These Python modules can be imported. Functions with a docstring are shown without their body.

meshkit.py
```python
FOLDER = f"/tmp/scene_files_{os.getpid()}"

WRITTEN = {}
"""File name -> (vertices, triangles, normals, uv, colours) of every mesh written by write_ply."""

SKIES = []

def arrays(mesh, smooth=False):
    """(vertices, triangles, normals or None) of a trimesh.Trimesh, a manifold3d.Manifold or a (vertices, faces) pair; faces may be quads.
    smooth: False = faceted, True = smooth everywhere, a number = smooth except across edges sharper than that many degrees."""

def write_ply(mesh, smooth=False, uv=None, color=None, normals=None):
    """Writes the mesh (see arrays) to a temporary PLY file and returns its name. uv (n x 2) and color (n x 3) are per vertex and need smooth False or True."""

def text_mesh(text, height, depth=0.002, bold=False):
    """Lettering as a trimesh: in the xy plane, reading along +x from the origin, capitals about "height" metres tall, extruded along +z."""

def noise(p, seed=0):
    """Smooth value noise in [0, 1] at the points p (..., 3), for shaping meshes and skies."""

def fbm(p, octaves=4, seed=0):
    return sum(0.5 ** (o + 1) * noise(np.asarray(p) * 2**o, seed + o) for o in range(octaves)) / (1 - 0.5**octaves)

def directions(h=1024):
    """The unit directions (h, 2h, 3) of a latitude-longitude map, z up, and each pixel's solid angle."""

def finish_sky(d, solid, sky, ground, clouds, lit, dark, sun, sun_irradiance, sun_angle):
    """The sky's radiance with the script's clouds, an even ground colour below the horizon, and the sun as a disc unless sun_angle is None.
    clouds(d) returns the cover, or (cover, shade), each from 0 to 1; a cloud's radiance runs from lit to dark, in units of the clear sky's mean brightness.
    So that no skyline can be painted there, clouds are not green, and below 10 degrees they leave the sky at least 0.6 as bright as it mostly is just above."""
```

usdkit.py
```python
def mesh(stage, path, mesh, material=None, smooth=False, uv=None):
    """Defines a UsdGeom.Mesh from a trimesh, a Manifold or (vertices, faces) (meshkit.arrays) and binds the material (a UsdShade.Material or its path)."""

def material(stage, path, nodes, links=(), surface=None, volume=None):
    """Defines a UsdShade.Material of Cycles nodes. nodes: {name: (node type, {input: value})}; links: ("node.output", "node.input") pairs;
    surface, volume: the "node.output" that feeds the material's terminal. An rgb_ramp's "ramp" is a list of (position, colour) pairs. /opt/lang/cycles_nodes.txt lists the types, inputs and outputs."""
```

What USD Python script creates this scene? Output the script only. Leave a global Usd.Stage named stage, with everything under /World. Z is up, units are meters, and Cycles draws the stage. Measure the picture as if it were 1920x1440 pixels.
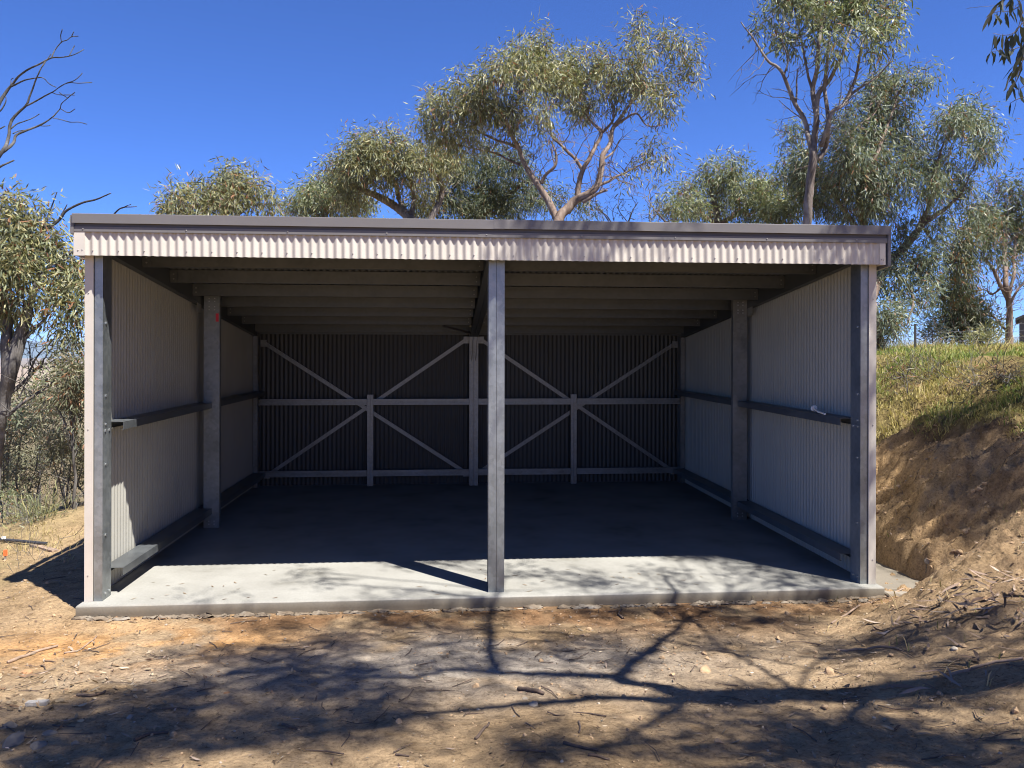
import math, random
import numpy as np, trimesh, usdkit, meshkit
from shapely.geometry import Polygon
from scipy.spatial import cKDTree
from pxr import Usd, UsdGeom, UsdLux, UsdShade, Sdf, Gf, Vt

stage = Usd.Stage.CreateInMemory()
UsdGeom.SetStageUpAxis(stage, UsdGeom.Tokens.z)
UsdGeom.SetStageMetersPerUnit(stage, 1.0)
UsdGeom.Xform.Define(stage, '/World')
stage.SetDefaultPrim(stage.GetPrimAtPath('/World'))
UsdGeom.Scope.Define(stage, '/World/Looks')

# ------------------------------------------------------------------ camera, sky, sun, exposure
CAM = np.array([-0.498, -7.938, 2.3485])
YAW, ROLL, FPX, PX, PY = 0.0845, 0.0021, 1522.86, 964.5, 661.0     # of a 1920 x 1440 picture
EXPOSURE = 1.5
SUN_AZ, SUN_EL = math.radians(138.8), math.radians(59.8)
SUN_INTENSITY, SKY_STRENGTH = 1.25, 0.052

fwd = np.array([math.sin(YAW), math.cos(YAW), 0.0])
r0 = np.array([math.cos(YAW), -math.sin(YAW), 0.0]); u0 = np.cross(r0, fwd)
RIGHT = r0 * math.cos(ROLL) + u0 * math.sin(ROLL); UP = np.cross(RIGHT, fwd)
cam = UsdGeom.Camera.Define(stage, '/World/camera')
cam.AddTransformOp().Set(Gf.Matrix4d(*[float(v) for v in (*RIGHT, 0, *UP, 0, *(-fwd), 0, *CAM, 1)]))
cam.CreateHorizontalApertureAttr(36.0)
cam.CreateVerticalApertureAttr(27.0)
cam.CreateFocalLengthAttr(FPX / 1920 * 36)
cam.CreateHorizontalApertureOffsetAttr(-(PX - 960) / 1920 * 36)
cam.CreateVerticalApertureOffsetAttr(-(720 - PY) / 1920 * 36)
cam.CreateClippingRangeAttr(Gf.Vec2f(0.05, 100000))
cam.CreateExposureAttr(EXPOSURE)

HAZE = 3.6e-5
SUN = np.array([math.cos(SUN_EL) * math.sin(SUN_AZ), math.cos(SUN_EL) * math.cos(SUN_AZ), math.sin(SUN_EL)])
sky = UsdLux.DomeLight.Define(stage, '/World/sky')
sky.GetPrim().SetCustomDataByKey('kind', 'structure')
sm = usdkit.material(stage, '/World/Looks/sky_look', {
    's': ('sky_texture', {'sky_type': 'single_scattering', 'sun_disc': False, 'sun_elevation': SUN_EL, 'sun_rotation': SUN_AZ,
                          'altitude': 4000.0, 'air_density': 1.0, 'aerosol_density': 0.0, 'ozone_density': 8.0}),
    't': ('mix_color', {'blend_type': 'multiply', 'fac': 1.0, 'b': (.65, 0.93, 1.45), 'use_clamp': False}),
    'b': ('background_shader', {'strength': SKY_STRENGTH})}, [('s.color', 't.a'), ('t.result', 'b.color')], surface='b.background')
UsdShade.MaterialBindingAPI.Apply(sky.GetPrim()).Bind(sm)
sun = UsdLux.DistantLight.Define(stage, '/World/sun')
sun.CreateIntensityAttr(SUN_INTENSITY); sun.CreateAngleAttr(0.5); sun.CreateNormalizeAttr(True)
sun.CreateColorAttr(Gf.Vec3f(1.0, 0.97, 0.92))
zz = SUN; xx = np.cross([0, 0, 1.0], zz); xx /= np.linalg.norm(xx); yy = np.cross(zz, xx)
sun.AddTransformOp().Set(Gf.Matrix4d(*[float(v) for v in (*xx, 0, *yy, 0, *zz, 0, 0, 0, 30, 1)]))

# ------------------------------------------------------------------ helpers
_used, ORIGIN, LOOK = {}, {}, {}
V3 = lambda *a: np.array(a, float)
def numbered(base, parent):
    k = (parent, base); n = _used.get(k, -1) + 1; _used[k] = n
    return f'{parent}/{base}' + (f'_{n:03d}' if n else '')
def tag(p, label=None, cat=None, group=None, kind=None, category=None):
    cat = cat or category
    for k, v in (('label', label), ('category', cat), ('group', group), ('kind', kind)):
        if v: p.SetCustomDataByKey(k, v)
    return p
def thing(name, label, cat, loc=(0, 0, 0), group=None):
    path = numbered(name, '/World')
    x = UsdGeom.Xform.Define(stage, path); x.AddTranslateOp().Set(Gf.Vec3d(*map(float, loc)))
    ORIGIN[path] = np.array(loc, float)
    return tag(x.GetPrim(), label, cat, group)
def obj(name, mesh, mat, parent=None, smooth=False, tint=None, **tags):
    """One Mesh prim, given in world coordinates, under parent (a prim) or under /World."""
    pp = '/World' if parent is None else str(parent.GetPath())
    path = numbered(name, pp)
    if isinstance(mesh, list): mesh = trimesh.util.concatenate(mesh)
    if isinstance(mesh, trimesh.Trimesh): v, f = np.array(mesh.vertices), np.array(mesh.faces)
    else: v, f = np.asarray(mesh[0], float), np.asarray(mesh[1], int)
    o = ORIGIN.get(pp, np.zeros(3))
    if parent is None and not tags.get('kind'):
        o = V3(*((v.min(0) + v.max(0)) / 2)[:2], v[:, 2].min())
    m = usdkit.mesh(stage, path, (v - o, f), LOOK[mat], smooth=smooth)
    if parent is None and not tags.get('kind'): m.AddTranslateOp().Set(Gf.Vec3d(*map(float, o)))
    ORIGIN[path] = o
    if tint is not None:
        UsdGeom.PrimvarsAPI(m).CreatePrimvar('tint', Sdf.ValueTypeNames.Color3fArray, 'vertex').Set(Vt.Vec3fArray.FromNumpy(np.asarray(tint, np.float32)))
    return tag(m.GetPrim(), **tags)

def mat(name, nodes, links, surface='p.BSDF'):
    LOOK[name] = usdkit.material(stage, '/World/Looks/' + name, nodes, links, surface=surface)
def P(px, py, d):
    """The point d metres ahead of the photographer's position in the direction of a spot of the photograph."""
    return CAM + d * (fwd + RIGHT * (px - PX) / FPX - UP * (py - PY) / FPX)
def fn(p, s, seed=0, o=4): return meshkit.fbm(np.asarray(p, float) * s, o, seed)
def sstep(a, b, x):
    t = np.clip((np.asarray(x, float) - a) / (b - a), 0, 1); return t * t * (3 - 2 * t)
def box(a, b):
    a, b = np.minimum(a, b), np.maximum(a, b)
    m = trimesh.creation.box(extents=b - a); m.apply_translation((a + b) / 2); return m
def frame_prism(poly, a, b, udir):
    """Extrude a 2-D outline from a to b; udir is the direction of the outline's first axis."""
    a, b = np.asarray(a, float), np.asarray(b, float)
    w = b - a; L = np.linalg.norm(w); w = w / L
    u = np.asarray(udir, float); u = u - w * (u @ w); u /= np.linalg.norm(u); v = np.cross(w, u)
    m = trimesh.creation.extrude_polygon(poly, L, engine='earcut')
    T = np.eye(4); T[:3, 0], T[:3, 1], T[:3, 2], T[:3, 3] = u, v, w, a
    m.apply_transform(T); return m
def cee(web, fl, lip=0.018, t=0.0035):
    """C section: the web lies along the first axis from 0 to web, flanges along +second axis."""
    return Polygon([(0, 0), (web, 0), (web, fl), (web - lip, fl), (web - lip, fl - t), (web - t, fl - t), (web - t, t),
                    (t, t), (t, fl - t), (lip, fl - t), (lip, fl), (0, fl)])
def tube(pts, rad, sides=6, cap=True):
    pts = np.asarray(pts, float); n = len(pts); rad = np.broadcast_to(rad, n)
    d = np.gradient(pts, axis=0); d /= np.maximum(np.linalg.norm(d, axis=1, keepdims=True), 1e-9)
    ref = V3(0.31, 0.17, 0.93) if abs(d[0] @ V3(0.31, 0.17, 0.93)) < .9 else V3(1, 0, 0)
    u = np.cross(d, ref); u /= np.maximum(np.linalg.norm(u, axis=1, keepdims=True), 1e-9); w = np.cross(d, u)
    a = np.arange(sides) / sides * 2 * np.pi
    ring = pts[:, None] + rad[:, None, None] * (np.cos(a)[None, :, None] * u[:, None] + np.sin(a)[None, :, None] * w[:, None])
    v = ring.reshape(-1, 3); f = []
    i, j = np.meshgrid(np.arange(n - 1), np.arange(sides), indexing='ij'); j2 = (j + 1) % sides
    q = np.stack([i * sides + j, i * sides + j2, (i + 1) * sides + j2, (i + 1) * sides + j], -1).reshape(-1, 4)
    f = np.vstack([q[:, [0, 2, 1]], q[:, [0, 3, 2]]])
    if cap:
        v = np.vstack([v, pts[:1], pts[-1:]]); k = n * sides; e = np.arange(sides); e2 = (e + 1) % sides
        f = np.vstack([f, np.stack([np.full(sides, k), e, e2], 1), np.stack([np.full(sides, k + 1), (n - 1) * sides + e2, (n - 1) * sides + e], 1)])
    return trimesh.Trimesh(v, f, process=False)
def smooth_line(pts, n=6):
    pts = np.asarray(pts, float)
    if len(pts) < 3:
        t = np.linspace(0, 1, n + 1)[:, None]; return pts[0] * (1 - t) + pts[-1] * t
    q = np.vstack([2 * pts[0] - pts[1], pts, 2 * pts[-1] - pts[-2]]); out = []
    for i in range(1, len(q) - 2):
        for t in np.arange(n) / n:
            out.append(.5 * (2 * q[i] + (q[i + 1] - q[i - 1]) * t + (2 * q[i - 1] - 5 * q[i] + 4 * q[i + 1] - q[i + 2]) * t * t + (3 * q[i] - q[i - 1] - 3 * q[i + 1] + q[i + 2]) * t ** 3))
    return np.array(out + [pts[-1]])

# ------------------------------------------------------------------ materials
def plain(name, col, rough=.6, metal=0., nscale=8., amount=.12, bump=0., bscale=60., spec=.5):
    c = np.array(col)
    mat(name, {'g': ('geometry', {}), 'n': ('noise_texture', {'scale': nscale, 'detail': 5.0, 'roughness': .6}),
               'r': ('rgb_ramp', {'ramp': [(.25, c * (1 - amount)), (.75, np.minimum(c * (1 + amount), .95))]}),
               'n2': ('noise_texture', {'scale': bscale, 'detail': 4.0}), 'b': ('bump', {'strength': float(bump), 'distance': .01}),
               'p': ('principled_bsdf', {'roughness': rough, 'metallic': metal, 'specular_ior_level': spec})},
        [('g.position', 'n.vector'), ('n.fac', 'r.fac'), ('r.color', 'p.base_color')] + ([('g.position', 'n2.vector'), ('n2.fac', 'b.height'), ('b.normal', 'p.normal')] if bump else []))
def galvanised(name, lo, hi, rough=.42, metal=.75):
    mat(name, {'g': ('geometry', {}), 'v': ('voronoi_texture', {'scale': 26.0}), 'n': ('noise_texture', {'scale': 2.3, 'detail': 6.0, 'roughness': .65}),
               'sx': ('separate_xyz', {}), 'm': ('mix_float', {'fac': .16}), 'sv': ('separate_color', {}),
               'r': ('rgb_ramp', {'ramp': [(.3, lo), (.7, hi)]}),
               'rr': ('map_range', {'from_min': 0.2, 'from_max': .8, 'to_min': rough - .08, 'to_max': rough + .12}),
               'p': ('principled_bsdf', {'metallic': metal})},
        [('g.position', 'v.vector'), ('g.position', 'n.vector'), ('v.color', 'sv.color'), ('n.fac', 'm.a'), ('sv.r', 'm.b'), ('m.result', 'r.fac'),
         ('r.color', 'p.base_color'), ('m.result', 'rr.value'), ('rr.result', 'p.roughness')])
galvanised('galvanised_steel', (.17, .185, .19), (.29, .31, .315))
galvanised('dull_galvanised_steel', (.155, .155, .147), (.26, .258, .246), .40, .6)
galvanised('shaded_girt_steel', (.075, .08, .085), (.13, .14, .145), .42, .5)  # galvanised tone lowered so the side rails carry their shade in the colour
galvanised('shaded_roof_steel', (.060, .064, .066), (.095, .10, .102), .5, .5)  # same galvanised steel, coloured darker for the shade under the roof
plain('cream_cladding', (.405, .37, .322), .42, nscale=3, amount=.08)
plain('wall_cladding', (.335, .324, .285), .42, nscale=2, amount=.07)
plain('shaded_wall_cladding', (.029, .028, .0255), .5, nscale=2, amount=.06)  # back wall: cladding darkened to paint in the deep interior shade
plain('shaded_roof_cladding', (.09, .09, .085), .5, nscale=2, amount=.06)  # roof underside colour lowered to stand in for interior shade
plain('grey_flashing', (.112, .103, .098), .42, nscale=4, amount=.06)
plain('dark_flashing', (.055, .052, .055), .5)
plain('screw_metal', (.30, .28, .26), .5, .3)
plain('bolt_metal', (.62, .65, .66), .3, .9)
plain('red_paint', (.55, .02, .05), .6)
plain('white_plastic', (.75, .75, .73), .4)
plain('black_plastic', (.03, .03, .032), .5)
plain('orange_plastic', (.8, .12, .03), .5)
plain('grey_timber', (.21, .195, .18), .8, nscale=25, amount=.3, bump=.4, bscale=90)
plain('stick_bark', (.075, .05, .036), .9, nscale=30, amount=.45, bump=.5)
plain('pale_bark_strip', (.22, .155, .11), .85, nscale=20, amount=.4, bump=.4)
plain('pale_stone', (.25, .21, .165), .85, nscale=14, amount=.25, bump=.5, bscale=40)
plain('grey_stone', (.155, .13, .10), .9, nscale=14, amount=.25, bump=.5, bscale=40)
plain('orange_stone', (.27, .14, .065), .9, nscale=14, amount=.3, bump=.5, bscale=40)
plain('clay_clod', (.29, .195, .11), .95, nscale=14, amount=.3, bump=.7, bscale=50)
plain('dark_shed_cladding', (.10, .10, .105), .6)
plain('far_hill', (.055, .075, .07), .95, nscale=.002, amount=.35)
plain('wire_metal', (.16, .16, .16), .5, .6)
plain('picket_black', (.02, .02, .02), .7)
# concrete: pale, with soft blotches, and fine pores
mat('concrete', {'g': ('geometry', {}), 'n': ('noise_texture', {'scale': 1.3, 'detail': 6.0, 'roughness': .62}), 'n2': ('noise_texture', {'scale': 45.0, 'detail': 6.0, 'roughness': .7}),
                 'r': ('rgb_ramp', {'ramp': [(.28, (.165, .157, .133)), (.42, (.228, .222, .199)), (.55, (.258, .252, .228)), (.75, (.292, .286, .261))]}),
                 'r2': ('rgb_ramp', {'ramp': [(.3, (.86, .86, .86)), (.6, (1, 1, 1))]}), 'mx': ('mix_color', {'blend_type': 'multiply', 'fac': 1.0}),
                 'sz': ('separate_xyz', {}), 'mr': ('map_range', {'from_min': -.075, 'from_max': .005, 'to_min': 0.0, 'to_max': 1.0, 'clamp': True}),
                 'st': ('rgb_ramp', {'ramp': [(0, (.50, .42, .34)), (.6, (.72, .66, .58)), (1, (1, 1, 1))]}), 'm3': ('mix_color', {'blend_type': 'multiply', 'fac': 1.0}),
                 'b': ('bump', {'strength': .25, 'distance': .004}), 'p': ('principled_bsdf', {'roughness': .8, 'specular_ior_level': .3})},
    [('g.position', 'n.vector'), ('g.position', 'n2.vector'), ('n.fac', 'r.fac'), ('n2.fac', 'r2.fac'), ('r.color', 'mx.a'), ('r2.color', 'mx.b'),
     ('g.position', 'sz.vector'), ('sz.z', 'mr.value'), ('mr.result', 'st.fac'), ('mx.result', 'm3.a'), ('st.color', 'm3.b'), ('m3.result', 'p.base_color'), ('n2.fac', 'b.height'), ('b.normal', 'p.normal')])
mat('rough_concrete', {'g': ('geometry', {}), 'n': ('noise_texture', {'scale': 5.0, 'detail': 8.0, 'roughness': .7}),
                 'r': ('rgb_ramp', {'ramp': [(.3, (.09, .064, .042)), (.5, (.15, .118, .085)), (.72, (.24, .215, .18))]}),
                 'n2': ('noise_texture', {'scale': 70.0, 'detail': 5.0}), 'b': ('bump', {'strength': .6, 'distance': .01}), 'p': ('principled_bsdf', {'roughness': .92, 'specular_ior_level': .2})},
    [('g.position', 'n.vector'), ('g.position', 'n2.vector'), ('n.fac', 'r.fac'), ('r.color', 'p.base_color'), ('n2.fac', 'b.height'), ('b.normal', 'p.normal')])
# ground: the soil's own patches come with the mesh; grain, specks and fine relief on top
mat('soil', {'a': ('attribute', {'attribute': 'tint'}), 'g': ('geometry', {}), 'n1': ('noise_texture', {'scale': 5.0, 'detail': 9.0, 'roughness': .74}),
             'n2': ('noise_texture', {'scale': 38.0, 'detail': 6.0, 'roughness': .8}), 'v': ('voronoi_texture', {'scale': 48.0, 'randomness': 1.0}),
             'r1': ('rgb_ramp', {'ramp': [(.30, (.52, .48, .44)), (.5, (1, 1, 1)), (.70, (1.28, 1.25, 1.2))]}),
             'r2': ('rgb_ramp', {'ramp': [(.33, (.30, .27, .24)), (.46, (.95, .94, .93)), (.55, (1.05, 1.05, 1.04)), (.68, (1.5, 1.47, 1.42))]}),
             'm1': ('mix_color', {'blend_type': 'multiply', 'fac': 1.0, 'use_clamp': False}), 'm2': ('mix_color', {'blend_type': 'multiply', 'fac': .9}),
             'h1': ('math', {'math_type': 'multiply', 'value2': 1.6}), 'h2': ('math', {'math_type': 'multiply_add', 'value2': .35}),
             'b': ('bump', {'strength': 1.0, 'distance': .055}), 'p': ('principled_bsdf', {'roughness': .97, 'specular_ior_level': .12})},
    [('g.position', 'n1.vector'), ('g.position', 'n2.vector'), ('n1.fac', 'r1.fac'), ('n2.fac', 'r2.fac'), ('a.color', 'm1.a'), ('r1.color', 'm1.b'),
     ('m1.result', 'm2.a'), ('r2.color', 'm2.b'), ('m2.result', 'p.base_color'), ('n1.fac', 'h1.value1'), ('n2.fac', 'h2.value1'), ('h1.value', 'h2.value3'), ('h2.value', 'b.height'), ('b.normal', 'p.normal')])
def leafy(name, trans=.25, rough=.42, spec=.5):
    mat(name, {'a': ('attribute', {'attribute': 'tint'}), 'p': ('principled_bsdf', {'roughness': rough, 'specular_ior_level': spec}),
               't': ('translucent_bsdf', {}), 'y': ('mix_color', {'blend_type': 'multiply', 'fac': 1.0, 'b': (1.25, 1.3, .7)}), 'm': ('mix_closure', {'fac': trans})},
        [('a.color', 'p.base_color'), ('a.color', 'y.a'), ('y.result', 't.color'), ('p.BSDF', 'm.closure1'), ('t.BSDF', 'm.closure2')], surface='m.closure')
leafy('gum_leaf', .28, .48, .32); leafy('grass_blade', .3, .6, .25); leafy('dry_litter', .08, .8, .2)
def bark(name, a, b, c):
    mat(name, {'g': ('geometry', {}), 'mp': ('mapping', {'scale': (5.0, 5.0, 1.6)}), 'n': ('noise_texture', {'scale': 1.3, 'detail': 6.0, 'roughness': .65}),
               'r': ('rgb_ramp', {'ramp': [(.32, a), (.5, b), (.68, c)]}), 'n2': ('noise_texture', {'scale': 9.0, 'detail': 5.0}), 'b': ('bump', {'strength': .5, 'distance': .02}),
               'p': ('principled_bsdf', {'roughness': .85, 'specular_ior_level': .25})},
        [('g.position', 'mp.vector'), ('mp.vector', 'n.vector'), ('mp.vector', 'n2.vector'), ('n.fac', 'r.fac'), ('r.color', 'p.base_color'), ('n2.fac', 'b.height'), ('b.normal', 'p.normal')])
bark('gum_bark', (.075, .058, .048), (.15, .12, .10), (.25, .215, .185))
bark('pink_gum_bark', (.085, .055, .042), (.165, .118, .09), (.26, .205, .165))
bark('rough_dark_bark', (.045, .04, .036), (.105, .095, .088), (.20, .185, .17))
bark('scrub_stem', (.06, .054, .048), (.11, .10, .088), (.17, .155, .14))
bark('dead_wood', (.025, .023, .023), (.05, .047, .045), (.12, .115, .11))

# ------------------------------------------------------------------ ground
def toe(y): return 4.46 + .13 * sstep(3, 7, y)
def terrain(x, y, fine=True):
    x, y = np.broadcast_arrays(np.asarray(x, float), np.asarray(y, float))
    q = np.stack([x, y, np.zeros_like(x)], -1)
    fr = np.maximum(-.35 - y, 0)
    base = -.112 + .108 * (np.sqrt(fr ** 2 + .09) - .3) * (1 - .5 * sstep(9, 30, fr))
    # left: a gentle fall away from the slab, steeper beyond
    l = np.maximum(-4.3 - x, 0)
    lf = np.where(y > -2, 1, .8)
    base = base - lf * (.05 * l * sstep(-3.5, 0, y) + .16 * np.maximum(l - 2.4, 0) + .14 * np.maximum(l - 5, 0))
    # a heap of spoil at the left behind the front corner
    base = base + .2 * np.exp(-(((x + 5.9) / .75) ** 2 + ((y - 4.7) / 1.1) ** 2))
    # right: the cut bank, near the photographer a softer slope of spoil
    s = x - toe(y)
    if fine:
        dm = fn(np.stack([(x * .76 - y * .65) * .8, (x * .65 + y * .76) * 5.5, 0 * x], -1), 1.0, 33, 4)
        s = s + sstep(-.02, .12, s) * (.42 * (dm - .5) + .20 * (fn(q, 5, 34, 3) - .5)) * (1 - .7 * sstep(1.2, 2.2, s))
    cut = np.interp(s, [-9, 0, .09, .5, .97, 1.5, 2.6, 4.2, 9, 40], [0, 0, .30, .74, 1.20, 1.66, 2.36, 2.52, 2.60, 2.7])
    if fine: cut = cut + .10 * (fn(q, 3.1, 5) - .5) * sstep(0, .3, s) * (1 - .6 * sstep(1.3, 3, s))
    xs = np.interp(y, [-9, -4.5, -2.4, -1, -.35, 0], [2.55, 2.45, 2.3, 3.2, 4.32, 4.75])
    sl = np.interp(y, [-9, -4.5, -2.4, -1, -.35, 0], [.26, .28, .36, .62, .9, 1.1])
    d = x - xs; soft = sl * (np.sqrt(d * d + .04) + d) / 2
    soft = np.minimum(soft, 2.6 + .12 * d)
    w = sstep(-.5, .2, y + .3 * (fn(q, 1.4, 9) - .5))
    z = base + soft * (1 - w) + cut * w
    # behind the shed the hill goes on from the bank
    bk = sstep(6.9, 9.5, y)
    hillside = np.interp(x, [-60, -14, -7, -3, 3, 6.5, 12, 60], [-16, -3.2, -.9, .3, 1.6, 2.25, 2.5, 2.3])
    z = z * (1 - bk) + hillside * bk
    if fine:
        pad = sstep(.1, .35, np.maximum(np.maximum(np.abs(x) - 3.89, 0), np.maximum(-.13 - y, 0)))
        near = 1 - sstep(14, 40, np.hypot(x, y))
        rg = 1 - np.abs(2 * fn(np.stack([(x * .8 - y * .6) * .45 + z * .3, (x * .6 + y * .8) * 2.2 + z * .8, q[..., 2]], -1), 1.9, 31, 4) - 1)
        z = z + near * pad * (.07 * (fn(q, .8, 1) - .5) + .04 * (fn(q, 3.3, 2) - .5) + .034 * (fn(q, 10, 3, 4) - .5))
        right = sstep(2.6, 4.2, x + .5 * np.minimum(y + 2.5, 0)) * near
        z = z + right * (.17 * (rg - .75) * (1 - .6 * sstep(1.5, 2.1, z)) + .10 * (fn(q, 6, 7, 4) - .5) + .11 * (np.abs(fn(q, 4.5, 41, 3) - .5) - .1) + .07 * (np.abs(fn(q, 11, 42, 3) - .5) - .1) * 1.5 + .04 * (fn(q, 19, 8, 2) - .5))
    # far: the ridge drops to a wide plain
    r = np.hypot(x, y * 1.0)
    drop = sstep(16, 420, r) * 74 + sstep(14, 60, np.maximum(-x, 0)) * 6
    mid = (fn(q, .012, 51, 3) - .5) * 26 * sstep(60, 220, r) * (1 - sstep(700, 1500, r))
    return np.where(r > 14, z * (1 - sstep(60, 300, r)) - drop + mid, z)
def ground_masks(x, y, z):
    q = np.stack([x, y, np.zeros_like(x)], -1)
    s = x - toe(y); n = fn(q, 1.6, 21)
    grass = sstep(-.08, .10, s - (.98 + .19 * np.maximum(3.3 - y, 0)) + .35 * (n - .5)) * sstep(-3.6, -1.2, y)
    left = sstep(4.6, 6.0, -x + 1.6 * (n - .5)) * sstep(-2.5, .2, y) * (1 - .45 * np.exp(-(((x + 5.4) / .8) ** 2 + ((y - 3.6) / 1.0) ** 2)))
    return grass, left
def lerp(a, b, t): return np.asarray(a) * (1 - t[..., None]) + np.asarray(b) * t[..., None]
def ground_tint(x, y, z):
    q = np.stack([x, y, np.zeros_like(x)], -1)
    n1, n2, n3 = fn(q, .75, 11), fn(q, 2.2, 12), fn(q, .45, 13, 3)
    c = lerp((.36, .27, .165), (.45, .345, .22), sstep(.35, .65, n1))
    # cement dust trodden into the middle of the yard
    g = np.exp(-(((x + .6) / 2.3) ** 2 + ((y + 1.75) / .95) ** 2)) * sstep(.32, .55, n2 * .6 + n1 * .4 + .06)
    c = lerp(0, (.37, .345, .31), np.clip(g * 1.25, 0, 1)) + c * (1 - np.clip(g * 1.25, 0, 1))[..., None]
    # orange clay by the left corner, red brown soil along the slab
    o = np.minimum(1.25 * np.exp(-(((x + 3.0 + .5 * (n1 - .5)) / 1.35) ** 2 + ((y + 1.0) / .55) ** 2)) * sstep(.28, .52, n2), 1)
    c = lerp(0, (.60, .365, .165), o) + c * (1 - o)[..., None]
    b = np.exp(-((y + .42 + .3 * (n1 - .5)) / (.30 + .35 * sstep(-1, .5, x) * (1 - sstep(2.4, 3.2, x)))) ** 2) * sstep(.28, .52, n2) * sstep(-3.4, -2.4, x)
    c = lerp(0, (.25, .145, .075), b * .85) + c * (1 - b * .85)[..., None]
    r = sstep(2.4, 3.6, x) * .75
    c = lerp(0, (.32, .235, .15), r * sstep(.3, .7, n2)) + c * (1 - r * sstep(.3, .7, n2))[..., None]
    ck = np.exp(-((x - toe(y) - .55) / .7) ** 2) * sstep(-.8, .3, y); ck = ck * sstep(.36, .6, n1 * .5 + fn(q, 3.5, 17) * .5)
    c = c * (1 - .7 * ck)[..., None] + np.array((.47, .33, .175)) * (.7 * ck)[..., None]
    grass, left = ground_masks(x, y, z)
    c = c * (1 - grass)[..., None] + lerp((.17, .155, .06), (.25, .20, .10), sstep(.35, .65, n2)) * grass[..., None]
    sb = x - toe(y) - (.92 + .19 * np.maximum(3.3 - y, 0)); lip = np.exp(-(sb / .11) ** 2) * sstep(-1.2, 0, y) * sstep(.35, .6, n2 + .15)
    c = c * (1 - .6 * lip)[..., None] + np.array((.07, .05, .035)) * (.6 * lip)[..., None]
    c = c * (1 - .6 * left)[..., None] + lerp((.33, .27, .15), (.24, .22, .11), sstep(.4, .6, n2)) * (.6 * left)[..., None]
    far = sstep(18, 60, np.hypot(x, y))
    c = c * (1 - far)[..., None] + lerp((.10, .10, .05), (.17, .14, .085), sstep(.4, .6, fn(q, .05, 14))) * far[..., None]
    vf = sstep(400, 2500, np.hypot(x, y))
    c = c * (1 - vf)[..., None] + lerp((.20, .17, .12), (.30, .25, .19), sstep(.35, .65, fn(q, .0007, 15))) * vf[..., None]
    pale = np.exp(-(((x - 9.3) / 1.3) ** 2 + ((y - 7.6) / .8) ** 2))
    c = c * (1 - pale)[..., None] + np.array((.46, .40, .30)) * pale[..., None]
    return c * np.array((.82, .755, .69))
def axis_lines(a, b, step, reach):
    core = np.arange(a, b + step / 2, step); out = [core]; d, k = step, b
    hi, lo = [], []
    while d < reach: k_ = d; d *= 1.16; hi.append(k_); 
    off = np.cumsum(hi); off = off[off < reach]
    return np.unique(np.concatenate([a - off[::-1], core, b + off]))
gx = axis_lines(-5.2, 6.4, .034, 22000); gy = axis_lines(-5.2, 2.8, .034, 22000)
X, Y = np.meshgrid(gx, gy, indexing='ij')
Z = terrain(X, Y)
inside = (np.abs(X) < 3.8) & (Y > .1) & (Y < 6.6)
Z = np.where(inside, -.2, Z)
nx, ny = X.shape
idx = np.arange(nx * ny).reshape(nx, ny)
gf = np.stack([idx[:-1, :-1], idx[1:, :-1], idx[1:, 1:], idx[:-1, 1:]], -1).reshape(-1, 4)
gtint = ground_tint(X, Y, Z).reshape(-1, 3)
obj('ground', (np.stack([X, Y, Z], -1).reshape(-1, 3), np.vstack([gf[:, [0, 1, 2]], gf[:, [0, 2, 3]]])), 'soil', smooth=True, tint=gtint, kind='structure')

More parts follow.
